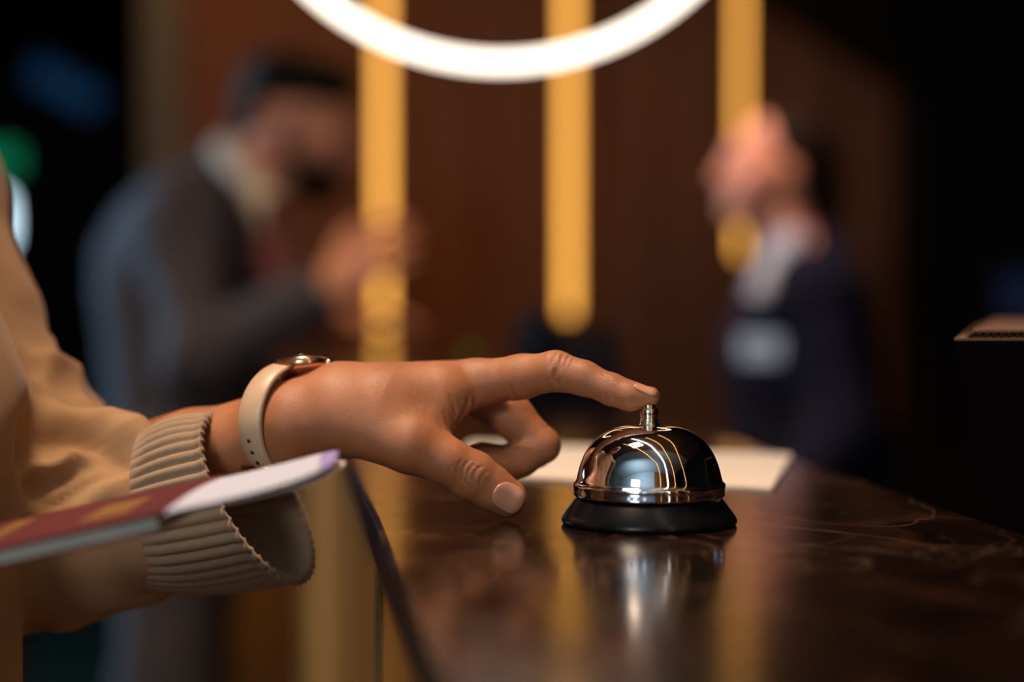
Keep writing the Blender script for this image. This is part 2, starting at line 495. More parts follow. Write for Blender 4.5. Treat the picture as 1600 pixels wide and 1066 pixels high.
# grey pillar at its left end
bm = bmesh.new(); box(bm, xw(228), xw(288) - 0.001, D_W - 0.03, D_W + 0.12, 0, ZT, 0.004)
struct('wall_pillar', bm, M_GREYW)
# dark partition at its right end with the stepped-back sloping soffit
bm = bmesh.new(); box(bm, x1 + 0.001, XR, D_W - 0.25, D_W + 0.1, 0, ZT)
struct('wall_partition', bm, M_DARK)
bm = bmesh.new()
pa, pb = P(1190, -12, 4.65), P(1402, 118, 4.65)
sl = (pb[2] - pa[2]) / (pb[0] - pa[0])
xa = pa[0] - (ZT - pa[2]) / -sl * 1.0
v = []
for yy in (4.60, 4.82):
    v.append([bm.verts.new((xa, yy, ZT)), bm.verts.new((pb[0], yy, pb[2])), bm.verts.new((pb[0] + 0.02, yy, ZT))])
bm.faces.new(v[0]); bm.faces.new(v[1][::-1])
for i in range(3):
    bm.faces.new([v[0][i], v[0][(i + 1) % 3], v[1][(i + 1) % 3], v[1][i]])
struct('trim_1', bm, M_DARK)
# windows of the wall behind the camera
for i, (wx, wz0, wz1, ww) in enumerate(((-2.3, 1.0, 1.9, .45), (-1.55, 1.0, 1.9, .45), (-0.6, 1.0, 1.7, .3))):
    bm = bmesh.new()
    box(bm, wx - ww / 2, wx + ww / 2, YB, YB + 0.02, wz0, wz1)
    w = struct('window_%d' % (i + 1), bm, E_WIN)
    bm = bmesh.new()
    for (a, b_, c, d) in ((wx - ww/2 - .04, wx - ww/2, wz0 - .04, wz1 + .04), (wx + ww/2, wx + ww/2 + .04, wz0 - .04, wz1 + .04), (wx - ww/2, wx + ww/2, wz1, wz1 + .04), (wx - ww/2, wx + ww/2, wz0 - .04, wz0), (wx - .012, wx + .012, wz0, wz1)):
        box(bm, a, b_, YB, YB + 0.05, c, d)
    bm_obj('window_frame', bm, M_GREYW, w)
# dim wooden cladding on the ceiling over the reception
bm = bmesh.new(); box(bm, -0.8, 1.6, 0.2, 4.6, ZT - 0.03, ZT - 0.001)
struct('ceiling_panel', bm, M_CEIL)

# ------------------------------------------------------------------ reception counter
L1, L2 = C(686, 1066), C(543, 708)
dirv = (L2 - L1)[:2]; dirv /= np.linalg.norm(dirv)
R0 = C(1400, 768)[:2]
L0 = L1[:2]
def along(p, y):
    t = (y - p[1]) / dirv[1]; return p + dirv * t
YN, YE = -0.55, 3.95
corners = [along(L0, YN), along(R0, YN), along(R0, YE), along(L0, YE)]
counter = empty('reception_counter', (float(corners[0][0]), YN, 0))
tag(counter, 'long reception counter with a dark brown veined marble top and brassy front, under the bell', 'reception counter')
bm = bmesh.new(); prism(bm, [tuple(c) for c in corners], ZC - 0.022, ZC, 0.003)
top = bm_obj('countertop', bm, M_MARBLE, counter)
top['label'] = 'dark brown marble countertop with pale veins'
nrm = np.array([dirv[1], -dirv[0]])   # to the right
def poly_between(p0, p1, y0, y1): return [tuple(along(p0, y0)), tuple(along(p1, y0)), tuple(along(p1, y1)), tuple(along(p0, y1))]
bm = bmesh.new(); prism(bm, poly_between(L0 + nrm * 0.004, L0 + nrm * 0.024, YN + .01, YE - .01), 0.08, ZC - 0.0225, 0.001)
o = bm_obj('front_panel', bm, M_BRASS, counter); o['label'] = 'brass-toned front panel'
bm = bmesh.new(); prism(bm, poly_between(L0 + nrm * 0.025, R0 - nrm * 0.02, YN + .02, YE - .02), 0.0, ZC - 0.0225)
bm_obj('counter_body', bm, M_DESK, counter)
bm = bmesh.new(); prism(bm, poly_between(L0 + nrm * 0.012, L0 + nrm * 0.024, YN + .01, YE - .01), 0.0, 0.079)
bm_obj('plinth', bm, M_PLATE, counter)

# lower staff desk on the far side of the counter
bm = bmesh.new()
desk = empty('staff_desk', (float(along(R0, 1.5)[0]) + .3, 1.5, 0))
tag(desk, 'dark low staff desk behind the marble counter, under the dark tapered box', 'desk')
prism(bm, poly_between(R0 + nrm * 0.002, R0 + nrm * 0.55, 0.3, 2.4), 0.72, 0.75, 0.002)
bm_obj('desk_top', bm, M_DESK, desk)
for a, b_ in ((0.35, 0.38), (2.30, 2.33)):
    bm = bmesh.new(); prism(bm, poly_between(R0 + nrm * 0.01, R0 + nrm * 0.52, a, b_), 0.0, 0.7195)
    bm_obj('side_panel', bm, M_DESK, desk)

# ------------------------------------------------------------------ bell
bc = C(1014, 818.5)
bell = empty('reception_bell', (float(bc[0]), float(bc[1]), ZC))
tag(bell, 'silver domed bell on a black base, its button pressed by a finger', 'bell')
def mm(l): return [(a / 1000.0, b / 1000.0) for a, b in l]
base_p = mm([(0, 0.0), (40.5, 0.0), (41.9, 0.5), (42.6, 1.6), (42.5, 2.8), (41.2, 5.0), (38.6, 8.6), (36.2, 11.8), (35.2, 13.0), (34.2, 13.4), (30, 13.5), (6, 13.5), (5, 15), (4, 44), (0, 44)])
lathe('base', base_p, M_BLACKENAMEL, bell, bc, 128, close=False)['label'] = 'black enamelled flared base'
out = [(36.0, 14.2), (36.4, 14.0), (36.7, 14.6), (36.75, 17.0), (36.9, 18.2), (37.1, 19.0), (36.8, 19.9), (36.0, 20.5), (35.5, 21.6), (35.0, 23.6), (34.2, 26.6), (33.0, 30.2), (31.2, 34.2), (28.6, 38.2), (25.2, 41.8), (21.0, 44.6), (16.2, 46.6), (11.0, 47.7), (6.0, 48.2), (2.0, 48.3), (0, 48.3)]
o2 = spline(out, 4)
dome_p = [(33.6, 20.5), (35.4, 18.0), (35.6, 15.0)] + [(max(a, 0), b) for a, b in o2]
lathe('dome', mm(dome_p), M_CHROME, bell, bc, 160, close=False)['label'] = 'mirror-polished chrome dome'
pp = spline([(0, 47.6), (4.7, 47.9), (4.9, 48.6), (4.6, 49.3), (4.3, 49.6), (4.5, 50.1), (4.4, 50.9), (3.9, 51.3), (4.0, 52.0), (4.35, 53.3), (4.4, 54.6), (4.0, 56.0), (3.4, 56.5), (3.3, 56.9), (3.55, 57.2), (3.5, 57.7), (3.2, 58.0), (0, 58.05)], 4)
lathe('striker_button', mm([(max(a, 0), b) for a, b in pp]), M_NICKEL, bell, bc, 64, close=False)['label'] = 'small turned nickel button'

# ------------------------------------------------------------------ white sheet, phone, box on the reception
sh = [C(690, 744, ZC), C(1205, 768, ZC), C(1237, 714, ZC), C(736, 694, ZC)]
bm = bmesh.new(); prism(bm, [tuple(p[:2]) for p in sh], ZC + 0.0002, ZC + 0.0018)
o = bm_obj('paper_sheet', bm, M_SHEET)
tag(o, 'blank white paper lying flat on the marble counter behind the bell', 'paper')

pc = C(885, 622)
ph = empty('desk_phone', (float(pc[0]), float(pc[1]), ZC))
tag(ph, 'dark navy desk telephone standing on the counter below the middle glowing tube', 'telephone')
bm = bmesh.new()
x, y = pc[0], pc[1]
pv = [(-.062, 0), (.062, 0)]
vs = []
for xx in (-.055, .055):
    vs.append([bm.verts.new((x + xx, y - .06, ZC)), bm.verts.new((x + xx, y - .06, ZC + .022)), bm.verts.new((x + xx, y + .06, ZC + .076)), bm.verts.new((x + xx, y + .07, ZC))])
bm.faces.new(vs[0]); bm.faces.new(vs[1][::-1])
for i in range(4): bm.faces.new([vs[0][i], vs[0][(i + 1) % 4], vs[1][(i + 1) % 4], vs[1][i]])
bmesh.ops.bevel(bm, geom=list(bm.edges), offset=0.004, segments=2, affect='EDGES')
bm_obj('phone_body', bm, M_PHONE, ph)
v, f = tube(spline([(x - .034, y - .058, ZC + .034), (x - .032, y - .045, ZC + .047), (x - .030, y + .0, ZC + .066), (x - .032, y + .035, ZC + .078), (x - .034, y + .052, ZC + .080)], 5), [.012] * 3 + [.014] * 3 + [.009] * 9 + [.014] * 3 + [.012] * 3, 12)
mesh_obj('handset', v, f, M_PHONE, ph)
bm = bmesh.new()
def wz(yy): return ZC + .022 + (yy + .06) / .12 * .054
vs = [bm.verts.new((x + a, y + b, wz(b) + c)) for c in (.002, -.002) for a, b in ((-.008, .010), (.044, .010), (.044, .045), (-.008, .045))]
for q in ((0, 1, 2, 3), (7, 6, 5, 4), (0, 4, 5, 1), (1, 5, 6, 2), (2, 6, 7, 3), (3, 7, 4, 0)): bm.faces.new([vs[i] for i in q])
bm_obj('phone_display', bm, M_GLASS, ph)

# tapered dark box with cardboard top, at the right
bt = P(1491, 520, 0.94)
xb, yb, zb = bt
bx = empty('tapered_box', (xb + .17, yb + .13, 0.75))
tag(bx, 'dark flared box with a brown corrugated cardboard rim, right of the counter', 'box')
bm = bmesh.new()
zt = zb - 0.004
sx_, sy_ = .095, .325            # direction of the side edges
tp = [(xb, yb), (xb + .30, yb), (xb + .30 + sx_, yb + sy_), (xb + sx_, yb + sy_)]
ins = (zt - 0.752) * 0.28
bp_ = [(xb + ins, yb + ins * .4), (xb + .30 - ins, yb + ins * .4), (xb + .30 - ins + sx_, yb + sy_ - ins * .4), (xb + ins + sx_, yb + sy_ - ins * .4)]
lo_ = [bm.verts.new((a, b_, 0.7515)) for a, b_ in bp_]; hi_ = [bm.verts.new((a, b_, zt)) for a, b_ in tp]
bm.faces.new(lo_[::-1]); bm.faces.new(hi_)
for i in range(4): bm.faces.new([lo_[i], lo_[(i + 1) % 4], hi_[(i + 1) % 4], hi_[i]])
bm_obj('box_body', bm, M_DKCARD, bx)
bm = bmesh.new()
prism(bm, tp, zt + .0001, zt + .0012)
prism(bm, [(tp[0][0] + .01, tp[0][1] + .004), (tp[1][0], tp[1][1] + .004), tp[2], (tp[3][0] + .01, tp[3][1])], zt + .0042, zt + .0054)
o = bm_obj('cardboard_liner', bm, M_CARD, bx); o['label'] = 'brown cardboard top'
bm = bmesh.new()
n = 150; prev = None
for i in range(n + 1):
    xx = xb + .006 + .29 * i / n; zz = zt + .0027 + .0013 * math.cos(i * math.pi)
    a = bm.verts.new((xx, yb + .004, zz)); b_ = bm.verts.new((xx + sx_ * .98, yb + sy_ * .98, zz))
    if prev: bm.faces.new([prev[0], a, b_, prev[1]])
    prev = (a, b_)
o = bm_obj('corrugated_core', bm, M_CARD, bx)
sm = o.modifiers.new('t', 'SOLIDIFY'); sm.thickness = 0.0003

# ------------------------------------------------------------------ lamps
def pendant(px, pybot, d, w_px, label, m=None):
    w = w_px / F * d
    b = P(px, pybot, d)
    root = empty('tube_pendant_lamp', (float(b[0]), float(b[1]), ZT))
    tag(root, label, 'pendant lamp', 'tall glowing amber tubes before the wooden wall')
    n = 24
    zt_ = ZT - 0.16
    lathe('glowing_tube', [(0, 0), (w * .35, .001), (w / 2, w * .3), (w / 2, zt_ - b[2])], m or E_STRIP, root, b, n, close=False)
    lathe('tube_cap', [(0, 0), (w * .6, 0), (w * .6, .05), (.004, .052), (.004, .12), (0, .12)], M_PLATE, root, (b[0], b[1], zt_), 16, close=False)
    lathe('ceiling_rose', [(0, 0), (.05, 0), (.05, .038), (0, .038)], M_PLATE, root, (b[0], b[1], ZT - .04), 24, close=False)
pendant(598, 517, 4.55, 17, 'glowing amber tube lamp behind the hand of the suited man')
pendant(888, 494, 4.55, 17, 'glowing amber tube lamp between the two people, above the telephone')
pendant(1156, 400, 4.55, 12, 'glowing amber tube lamp behind the face of the woman in navy')

# white ring pendant, hanging upright above the counter
RD = 1.8
rc = P(782, 96 - 441, RD)
rr_ = 441 / F * RD
ring = empty('ring_pendant_lamp', (float(rc[0]), float(rc[1]), float(rc[2])))
tag(ring, 'large round glowing white ring lamp hanging above the counter', 'ring lamp')
pts = [(rc[0] + rr_ * math.cos(a), rc[1], rc[2] + rr_ * math.sin(a)) for a in np.linspace(0, 2 * math.pi, 160, endpoint=False)]
v, f = tube(pts, 0.0085, 16, True)
mesh_obj('glowing_ring', v, f, E_RING, ring)
pts = [(rc[0] + rr_ * math.cos(a), rc[1] + .011, rc[2] + rr_ * math.sin(a)) for a in np.linspace(0, 2 * math.pi, 160, endpoint=False)]
v, f = tube(pts, 0.003, 8, True)
mesh_obj('ring_frame', v, f, M_PLATE, ring)
v, f = tube([(rc[0], rc[1], rc[2] + rr_ + .006), (rc[0], rc[1], ZT - .02)], 0.002, 8)
mesh_obj('suspension_cable', v, f, M_PLATE, ring)
lathe('ceiling_rose', [(0, 0), (.05, 0), (.05, .028), (0, .028)], M_PLATE, ring, (rc[0], rc[1], ZT - .06), 24, close=False)

# line lamps running over the ceiling and down behind the camera (mirrored in the bell)
def line_lamp(az, dist, w, m, label, bend):
    a = math.radians(az)
    x = bc[0] + dist * math.sin(a); y = bc[1] - dist * math.cos(a)
    root = empty('line_lamp', (x, y, 0)); tag(root, label, 'line lamp', 'line lamps behind the counter')
    pts = spline([(x, y, 0.9), (x, y, 1.6), (x, y + .03, 2.25), (x + bend * .12, y + .30, 2.8), (x + bend * .45, y + 1.0, 3.02), (x + bend, y + 2.5, 3.05)], 8)
    v, f = tube(pts, w, 10)
    mesh_obj('glowing_line', v, f, m, root)
    v, f = tube([(x, y, 0.0), (x, y, .9)], w * .6, 8); mesh_obj('floor_post', v, f, M_PLATE, root)
line_lamp(14, 2.2, .010, E_LINE, 'thin amber line lamp left of the broad white one', -1.5)
line_lamp(26, 1.9, .030, E_LINEW, 'broad white line lamp between the amber ones', -1.3)
line_lamp(38, 2.2, .010, E_LINE, 'thin amber line lamp just right of the broad white one', -1.4)
line_lamp(57, 2.4, .010, E_LINE, 'thin amber line lamp farthest to the right', -1.7)

# lights and signs in the dark left
def panel_thing(name, px0, px1, py0, py1, d, m, label, cat, thick=.03, tilt=0.0):
    c = P((px0 + px1) / 2, (py0 + py1) / 2, d)
    w = (px1 - px0) / F * d / 2; h = (py1 - py0) / F * d / 2
    root = empty(name, (float(c[0]), float(c[1]), float(c[2]))); tag(root, label, cat)
    bm = bmesh.new(); box(bm, c[0] - w, c[0] + w, c[1], c[1] + thick, c[2] - h, c[2] + h, .004)
    bm_obj('housing', bm, M_PLATE, root)
    bm = bmesh.new(); box(bm, c[0] - w * .93, c[0] + w * .93, c[1] - .004, c[1] - .0005, c[2] - h * .9, c[2] + h * .9, .001)
    bm_obj('lit_face', bm, m, root)
    root.rotation_euler = (0, tilt, 0)
    return root
panel_thing('wall_sign', -30, 32, 228, 272, 7.15, E_GREEN, 'dim green lit sign in the dark at the left edge', 'sign')
panel_thing('blue_lit_panel', 38, 165, 112, 158, 7.15, E_BLUE, 'glowing stand-in for a blue-lit ceiling panel high in the dark at the upper left', 'glow panel', tilt=.5)  # added glow, imitates blue light on a slanted ceiling panel
panel_thing('dim_blue_patch', 1560, 1640, 425, 500, 4.62, E_BLUE2, 'added faint blue glow on the dark right wall', 'glow panel')  # added glowing plate, imitates a faint blue reflection
lc = P(-12, 345, 6.6)
lamp = empty('floor_lamp', (float(lc[0]), float(lc[1]), 0)); tag(lamp, 'cool white glowing lamp behind the tan sleeve at the left edge', 'lamp')
lathe('lamp_shade', [(.03, -.10), (.055, -.08), (.06, 0), (.055, .08), (.03, .10)], E_COOL, lamp, lc, 32)
lathe('pole', [(.012, .02), (.012, lc[2] - .101)], M_PLATE, lamp, (lc[0], lc[1], 0), 12)
lathe('lamp_base', [(.13, 0), (.13, .02), (.02, .03)], M_PLATE, lamp, (lc[0], lc[1], 0), 32)
rg = [C(20, 1120, 0.0)[:2], C(250, 1120, 0.0)[:2], C(245, 935, 0.0)[:2], C(45, 935, 0.0)[:2]]
bm = bmesh.new(); prism(bm, [tuple(p) for p in rg], .0005, .012)
tag(bm_obj('carpet', bm, mat('teal_carpet', (0.004, 0.10, 0.18), .95)), 'deep blue carpet on the far floor left of the grey trouser legs', 'carpet')
# little green light on the reception
gc = C(735, 561)
gl = empty('indicator_light', (float(gc[0]), float(gc[1]), ZC)); tag(gl, 'tiny green indicator light on the counter behind the knuckles', 'light')
lathe('green_dome', [(.006, .006), (.005, .010), (0, .012)], emis('green_dot_glow', (.10, .22, .01), 1.6), gl, gc, 16, close=False)
lathe('light_base', [(.012, 0), (.012, .005), (.007, .006)], M_PLATE, gl, gc, 16)

# ------------------------------------------------------------------ anatomy helpers
def unit(a):
    a = np.asarray(a, float); return a / (np.linalg.norm(a) + 1e-12)

def frame_from(fwd, up):
    f = unit(fwd); r = unit(np.cross(f, up)); u = np.cross(r, f)
    return f, r, u

def add_head(fd, c, fwd, up, s=1.0, k=0.012):
    """skull, jaw, nose, brow, lips, ears; c is the centre of the head (eye level), s=1 for a 23 cm head. rows of R: right, forward, up"""
    f, r, u = frame_from(fwd, up)
    c = np.asarray(c, float)
    at = lambda a, b, d: c + s * (a * r + b * f + d * u)
    R = np.stack([r, f, u]).T.T  # rows are the axes
    RR = [[r[j], f[j], u[j]] for j in range(3)]
    E = lambda p, rad, kk=k: fd.ell(p, [q * s for q in rad], RR, kk)
    E(at(0, -.018, .028), (.074, .096, .086))
    E(at(0, .022, -.020), (.060, .068, .088))
    E(at(0, .040, -.078), (.036, .042, .030), .03)
    E(at(0, .078, .030), (.045, .014, .014), .015)          # brow
    fd.cone(at(0, .088, .018), at(0, .110, -.022), .007 * s, .011 * s, .008)     # nose
    fd.cone(at(-.012, .100, -.026), at(.012, .100, -.026), .008 * s, .008 * s, .006)
    fd.cone(at(-.016, .086, -.052), at(.016, .086, -.052), .008 * s, .008 * s, .006)  # lips
    E(at(0, .080, -.082), (.018, .016, .014), .015)         # chin
    for sd in (-1, 1):
        E(at(sd * .030, .083, .004), (.013, .012, .009), .006)   # lids
        E(at(sd * .046, .058, -.022), (.020, .022, .022), .02)   # cheeks
        E(at(sd * .074, -.010, -.006), (.008, .018, .030), .005)  # ears
    return f, r, u, at

def add_eyes(at, s, parent):
    for sd in (-1, 1):
        e = at(sd * .030, .088, .006)
        lathe('eye', [(0, -.006 * s), (.0045 * s, -.004 * s), (.006 * s, 0), (.0045 * s, .004 * s), (0, .006 * s)], M_EYE, parent, e, 12, close=False)

def add_hand(fd, w, d, pn, thumb_side, curl=0.6, s=1.0, k=0.006, spread=0.08):
    """w wrist point, d direction of the fingers, pn palm normal (out of the palm), thumb_side = direction towards the thumb"""
    w = np.asarray(w, float); d = unit(d); pn = unit(pn - np.dot(pn, d) * d); t = unit(thumb_side - np.dot(thumb_side, d) * d - np.dot(thumb_side, pn) * pn)
    lens = [(.044, .026, .020), (.048, .030, .021), (.045, .028, .021), (.036, .021, .018)]
    for i in range(4):
        o = (.030 - .020 * i)
        base = w + s * (d * (.088 - .004 * abs(i - 1)) + t * o)
        fd.cone(w + s * (d * .012 + t * o * .55), base, .014 * s, .0115 * s, .008, pn, 1.15)
        p = base; a = -.1; dirn = unit(d + t * spread * (1 - i))
        rad = .0095 if i < 3 else .008
        for j, L in enumerate(lens[i]):
            a += curl * (0.55 + .25 * j + .06 * i)
            q = p + s * L * (math.cos(a) * dirn + math.sin(a) * pn)
            fd.cone(p, q, rad * s * (1 - .08 * j), rad * s * (1 - .08 * (j + 1)), .002)
            p = q
    # thumb from the side of the palm near its base
    b0 = w + s * (d * .022 + t * .022 + pn * .008)
    b1 = b0 + s * (d * .030 + t * .026 + pn * .012)
    b2 = b1 + s * (d * .030 + t * .012 + pn * .010)
    b3 = b2 + s * (d * .024 + t * .000 + pn * .010)
    fd.chain([b0, b1, b2, b3], [.015 * s, .0125 * s, .0105 * s, .0085 * s], .005)

def fold(V, N, amp, f1, seed, direction=None):
    """cloth folds: ridged sums of sines along the normals"""
    rs = np.random.RandomState(seed)
    h = np.zeros(len(V))
    for i in range(5):
        k = rs.normal(size=3)
        if direction is not None:
            dd = unit(direction); k = k - dd * np.dot(k, dd) * 0.8
        k = unit(k) * f1 * (1 + .6 * i)
        ph = rs.uniform(0, 6.28)
        warp = 0.8 * np.sin(V @ (unit(rs.normal(size=3)) * f1 * .5) + rs.uniform(0, 6))
        h += (1 - 2 * np.abs(np.sin(0.5 * (V @ k) + ph + warp))) / (1 + i)
    return V + N * (amp * h)[:, None]

# ------------------------------------------------------------------ the guest ringing the bell
guest = empty('person', (-0.42, 0.95, 0))
tag(guest, 'person in a loose tan shirt with ribbed cuffs pressing the bell with the left forefinger', 'person')

hand = Field(0.00075)
px = lambda a, b, d: P(a, b, d)
m_ = 0.001
k1 = .005
# metacarpals / palm
yn = np.array([0, 1.0, 0])
hand.cone(px(530, 630, .928), px(742, 600, .934), 18.5*m_, 12.2*m_, .010)
hand.cone(px(530, 626, .944), px(748, 598, .955), 18.5*m_, 12.0*m_, .010)
hand.cone(px(525, 632, .958), px(744, 604, .974), 17.0*m_, 11.0*m_, .010)
hand.cone(px(520, 642, .968), px(730, 614, .990), 16.0*m_, 10.0*m_, .010)
# wrist and forearm
hand.cone(px(460, 662, .925), px(535, 640, .930), 19.5*m_, 19.0*m_, .012)
hand.cone(px(460, 664, .948), px(535, 640, .955), 19.5*m_, 19.0*m_, .012)
hand.cone(px(455, 692, .936), px(540, 655, .930), 17.0*m_, 17.0*m_, .012)
hand.cone(px(300, 722, .958), px(460, 667, .934), 24.0*m_, 20.5*m_, .012)
hand.cone(px(300, 724, .985), px(460, 668, .955), 24.0*m_, 20.5*m_, .012)
hand.cone(px(60, 790, 1.01), px(300, 723, .972), 33.0*m_, 26.0*m_, .012)
# thumb
hand.cone(px(535, 655, .918), px(640, 694, .905), 16.0*m_, 14.2*m_, .010)
hand.chain([px(640, 696, .905), px(700, 722, .905), px(738, 744, .908), px(765, 761, .911), px(795, 779, .913)],
           [13.6*m_, 11.4*m_, 12.2*m_, 10.4*m_, 8.6*m_], .003)
hand.cone(px(765, 762, .911), px(790, 777, .914), 10.0*m_, 9.0*m_, .004)
hand.cone(px(590, 628, .919), px(682, 618, .922), 14.0*m_, 12.0*m_, .012)
# web between thumb and forefinger
hand.cone(px(600, 640, .918), px(668, 662, .916), 14*m_, 6.5*m_, .016)
hand.cone(px(668, 662, .918), px(700, 625, .926), 6.5*m_, 8*m_, .012)
# forefinger
hand.chain([px(742, 600, .934), px(815, 589, .924), px(868, 580, .914)], [12.0*m_, 10.6*m_, 9.7*m_], .004)
hand.chain([px(868, 580, .914), px(912, 591, .908), px(956, 609, .903)], [9.9*m_, 8.4*m_, 7.3*m_], .0025)
for dd in (-.0022, .0022):
    hand.chain([px(956, 609, .903 + dd * .5), px(984, 619, .901 + dd), px(1016, 619.5, .899 + dd)], [7.0*m_, 6.5*m_, 4.5*m_], .003)
# middle finger, folded
hand.chain([px(748, 604, .955), px(800, 650, .953), px(847, 696, .950)], [12.4*m_, 10.2*m_, 9.2*m_], .005)
hand.chain([px(847, 696, .950), px(815, 718, .945), px(785, 733, .940), px(742, 728, .937)], [9.4*m_, 8.6*m_, 8.0*m_, 7.4*m_], .002)
# ring finger, folded
hand.chain([px(752, 606, .974), px(803, 655, .974), px(838, 706, .968)], [11.0*m_, 9.0*m_, 8.4*m_], .004)
hand.chain([px(838, 706, .968), px(790, 722, .962), px(745, 716, .957)], [8.4*m_, 7.4*m_, 7.2*m_], .0015)
# little finger
hand.chain([px(735, 616, .990), px(800, 665, .992), px(826, 700, .986)], [9.6*m_, 7.6*m_, 7.2*m_], .004)
hand.chain([px(826, 700, .986), px(790, 716, .980), px(752, 710, .976)], [7.2*m_, 6.4*m_, 6.2*m_], .0015)
hand.cone([bc[0], bc[1], ZC + .050], [bc[0], bc[1], ZC + .0580 - .0036], .0036, .0036, .0006, None, 1.0, True)   # the button dents the pulp
HV, HF = hand.mesh()
HN = vnormals(HV, HF)

def bvh_of(V, Fq): return BVHTree.FromPolygons([Vector(v) for v in V], [tuple(int(i) for i in q) for q in Fq])
hb = bvh_of(HV, HF)
def on_hand(a, b):
    d = Vector(P(a, b, 1.0) - CAM).normalized()
    r = hb.ray_cast(Vector(CAM), d)
    return None if r[0] is None else np.array(r[0])

def crease(pts, amp, w, extra_rim=0.35):
    """a fold line of the skin through points seen at pixels"""
    global HV
    s = spline([(a, b) for a, b in pts], 6)
    q = [on_hand(a, b) for a, b in s]
    q = [x for x in q if x is not None]
    if len(q) < 2: return
    q = np.array(q)
    lo = q.min(0) - 5 * w; hi = q.max(0) + 5 * w
    sel = np.nonzero(np.all((HV > lo) & (HV < hi), axis=1))[0]
    if len(sel) == 0: return
    X = HV[sel]; best = np.full(len(sel), 1e9); tt = np.zeros(len(sel))
    for i in range(len(q) - 1):
        a, b = q[i], q[i + 1]; ba = b - a; L = ba @ ba + 1e-12
        t = np.clip(((X - a) @ ba) / L, 0, 1)
        d = np.linalg.norm(X - a - t[:, None] * ba, axis=1)
        u = d < best; best[u] = d[u]; tt[u] = (i + t[u]) / (len(q) - 1)
    ends = np.clip(np.minimum(tt, 1 - tt) * 5, 0, 1)
    disp = (-amp * np.exp(-(best / w) ** 2) + amp * extra_rim * np.exp(-((best - 2.4 * w) / (1.3 * w)) ** 2)) * ends
    HV[sel] = X + HN[sel] * disp[:, None]

# thumb knuckle wrinkles
for pts, a, w in (
    ([(719, 717), (712, 731), (714, 749)], .00022, .0006), ([(727, 713), (718, 727), (716, 742), (721, 757)], .00040, .0007),
    ([(737, 715), (724, 730), (723, 746), (731, 764)], .00050, .0007), ([(745, 723), (733, 735), (732, 750)], .00036, .0006),
    ([(756, 727), (745, 734), (738, 746), (743, 762)], .00042, .0007), ([(749, 736), (742, 747), (744, 757)], .00028, .0005),
    ([(765, 735), (755, 742), (750, 753), (752, 768)], .00030, .0006), ([(732, 722), (741, 729), (754, 731)], .00025, .0005),
    ([(724, 745), (732, 749), (741, 748)], .00022, .0005), ([(708, 724), (703, 736), (705, 746)], .00018, .0006),
    # forefinger: flexion crease and knuckle lines
    ([(869, 573), (867, 590), (870, 606)], .0009, .0011), ([(875, 590), (873, 600), (877, 607)], .0005, .0008),
    ([(884, 549), (878, 560), (876, 572)], .0004, .0007), ([(892, 552), (886, 562), (882, 574)], .0004, .0007), ([(899, 556), (893, 566), (890, 576)], .0003, .0006),
    ([(873, 548), (866, 558), (862, 570)], .00035, .0007), ([(864, 549), (856, 560)], .0003, .0006), ([(852, 552), (842, 562)], .00025, .0006),
    ([(796, 600), (800, 615), (812, 625)], .0006, .0012), ([(790, 606), (792, 620), (800, 630)], .0004, .001),
    ([(945, 612), (944, 622), (947, 630)], .0004, .0009), ([(950, 588), (955, 594), (962, 598)], .0003, .0006), ([(940, 583), (947, 589), (955, 592)], .0003, .0006),
    # web
    ([(732, 618), (729, 636), (718, 655), (704, 676)], .0010, .0015), ([(740, 616), (741, 632), (732, 648)], .0006, .0011),
    ([(690, 640), (697, 655), (703, 674)], .0004, .0011), ([(683, 648), (688, 662), (694, 676)], .0002, .001),
    ([(700, 612), (708, 630), (712, 646)], .0004, .001),
    # middle finger fold
    ([(786, 700), (805, 697), (832, 694)], .0008, .001),
    ([(845, 662), (852, 668), (862, 668)], .0004, .0008),
): crease(pts, a, w)
# long faint lines over the back of the hand
rs = np.random.RandomState(5)
for i in range(14):
    x0_ = 640 + rs.uniform(0, 90); y0_ = 585 + rs.uniform(0, 60)
    crease([(x0_, y0_), (x0_ + rs.uniform(8, 16), y0_ + rs.uniform(12, 22)), (x0_ + rs.uniform(14, 26), y0_ + rs.uniform(26, 40))], .00010, .0006, .1)
HN = vnormals(HV, HF)
hb = bvh_of(HV, HF)

# coarser rest of the body (under the clothes), one mesh with the hand
body = Field(0.006)
SHL = np.array([-.46, 1.13, 1.45]); SHR = np.array([-.48, .77, 1.45])
HIP = np.array([-.44, .95, .98])
ELB = P(-30, 770, 1.04)
fore_end = P(75, 786, 1.008)
body.cone([-.42, .97, 1.02], [-.46, .96, 1.34], .100, .115, .03, [1, 0, 0], 1.25)
body.cone(SHL, SHR, .055, .055, .05)
body.cone([-.46, .95, 1.44], [-.44, .95, 1.56], .055, .052, .03)
body.chain([SHL, ELB, fore_end], [.050, .040, .033], .01)
ELR = np.array([-.64, .73, 1.10]); WRR = P(-780, 1000, .72) + np.array([0, 0, -.022])
body.chain([SHR, ELR, WRR], [.050, .040, .024], .01)
fR = unit(P(-200, 905, .735) - WRR)
add_hand(body, WRR, fR, np.array([0, .0, 1.0]), np.array([0.0, -1.0, .0]), .35)
for sd, y in ((-1, .90), (1, 1.06)):
    body.chain([[-.42, y, .96], [-.43, y, .50], [-.46, y, .08]], [.070, .055, .038], .02)
    body.cone([-.47, y, .035], [-.30, y, .03], .034, .026, .02)
gf = unit([.9, .15, -.25])
f_, r_, u_, gat = add_head(body, [-.415, .95, 1.675], gf, [0, 0, 1])
BV, BF = body.mesh()
V, Fq = join([(HV, HF), (BV, BF)])
mesh_obj('body', V, Fq, M_SKIN, guest)
add_eyes(gat, 1.0, guest)
hr = Field(0.006)
RRg = [[r_[j], f_[j], u_[j]] for j in range(3)]
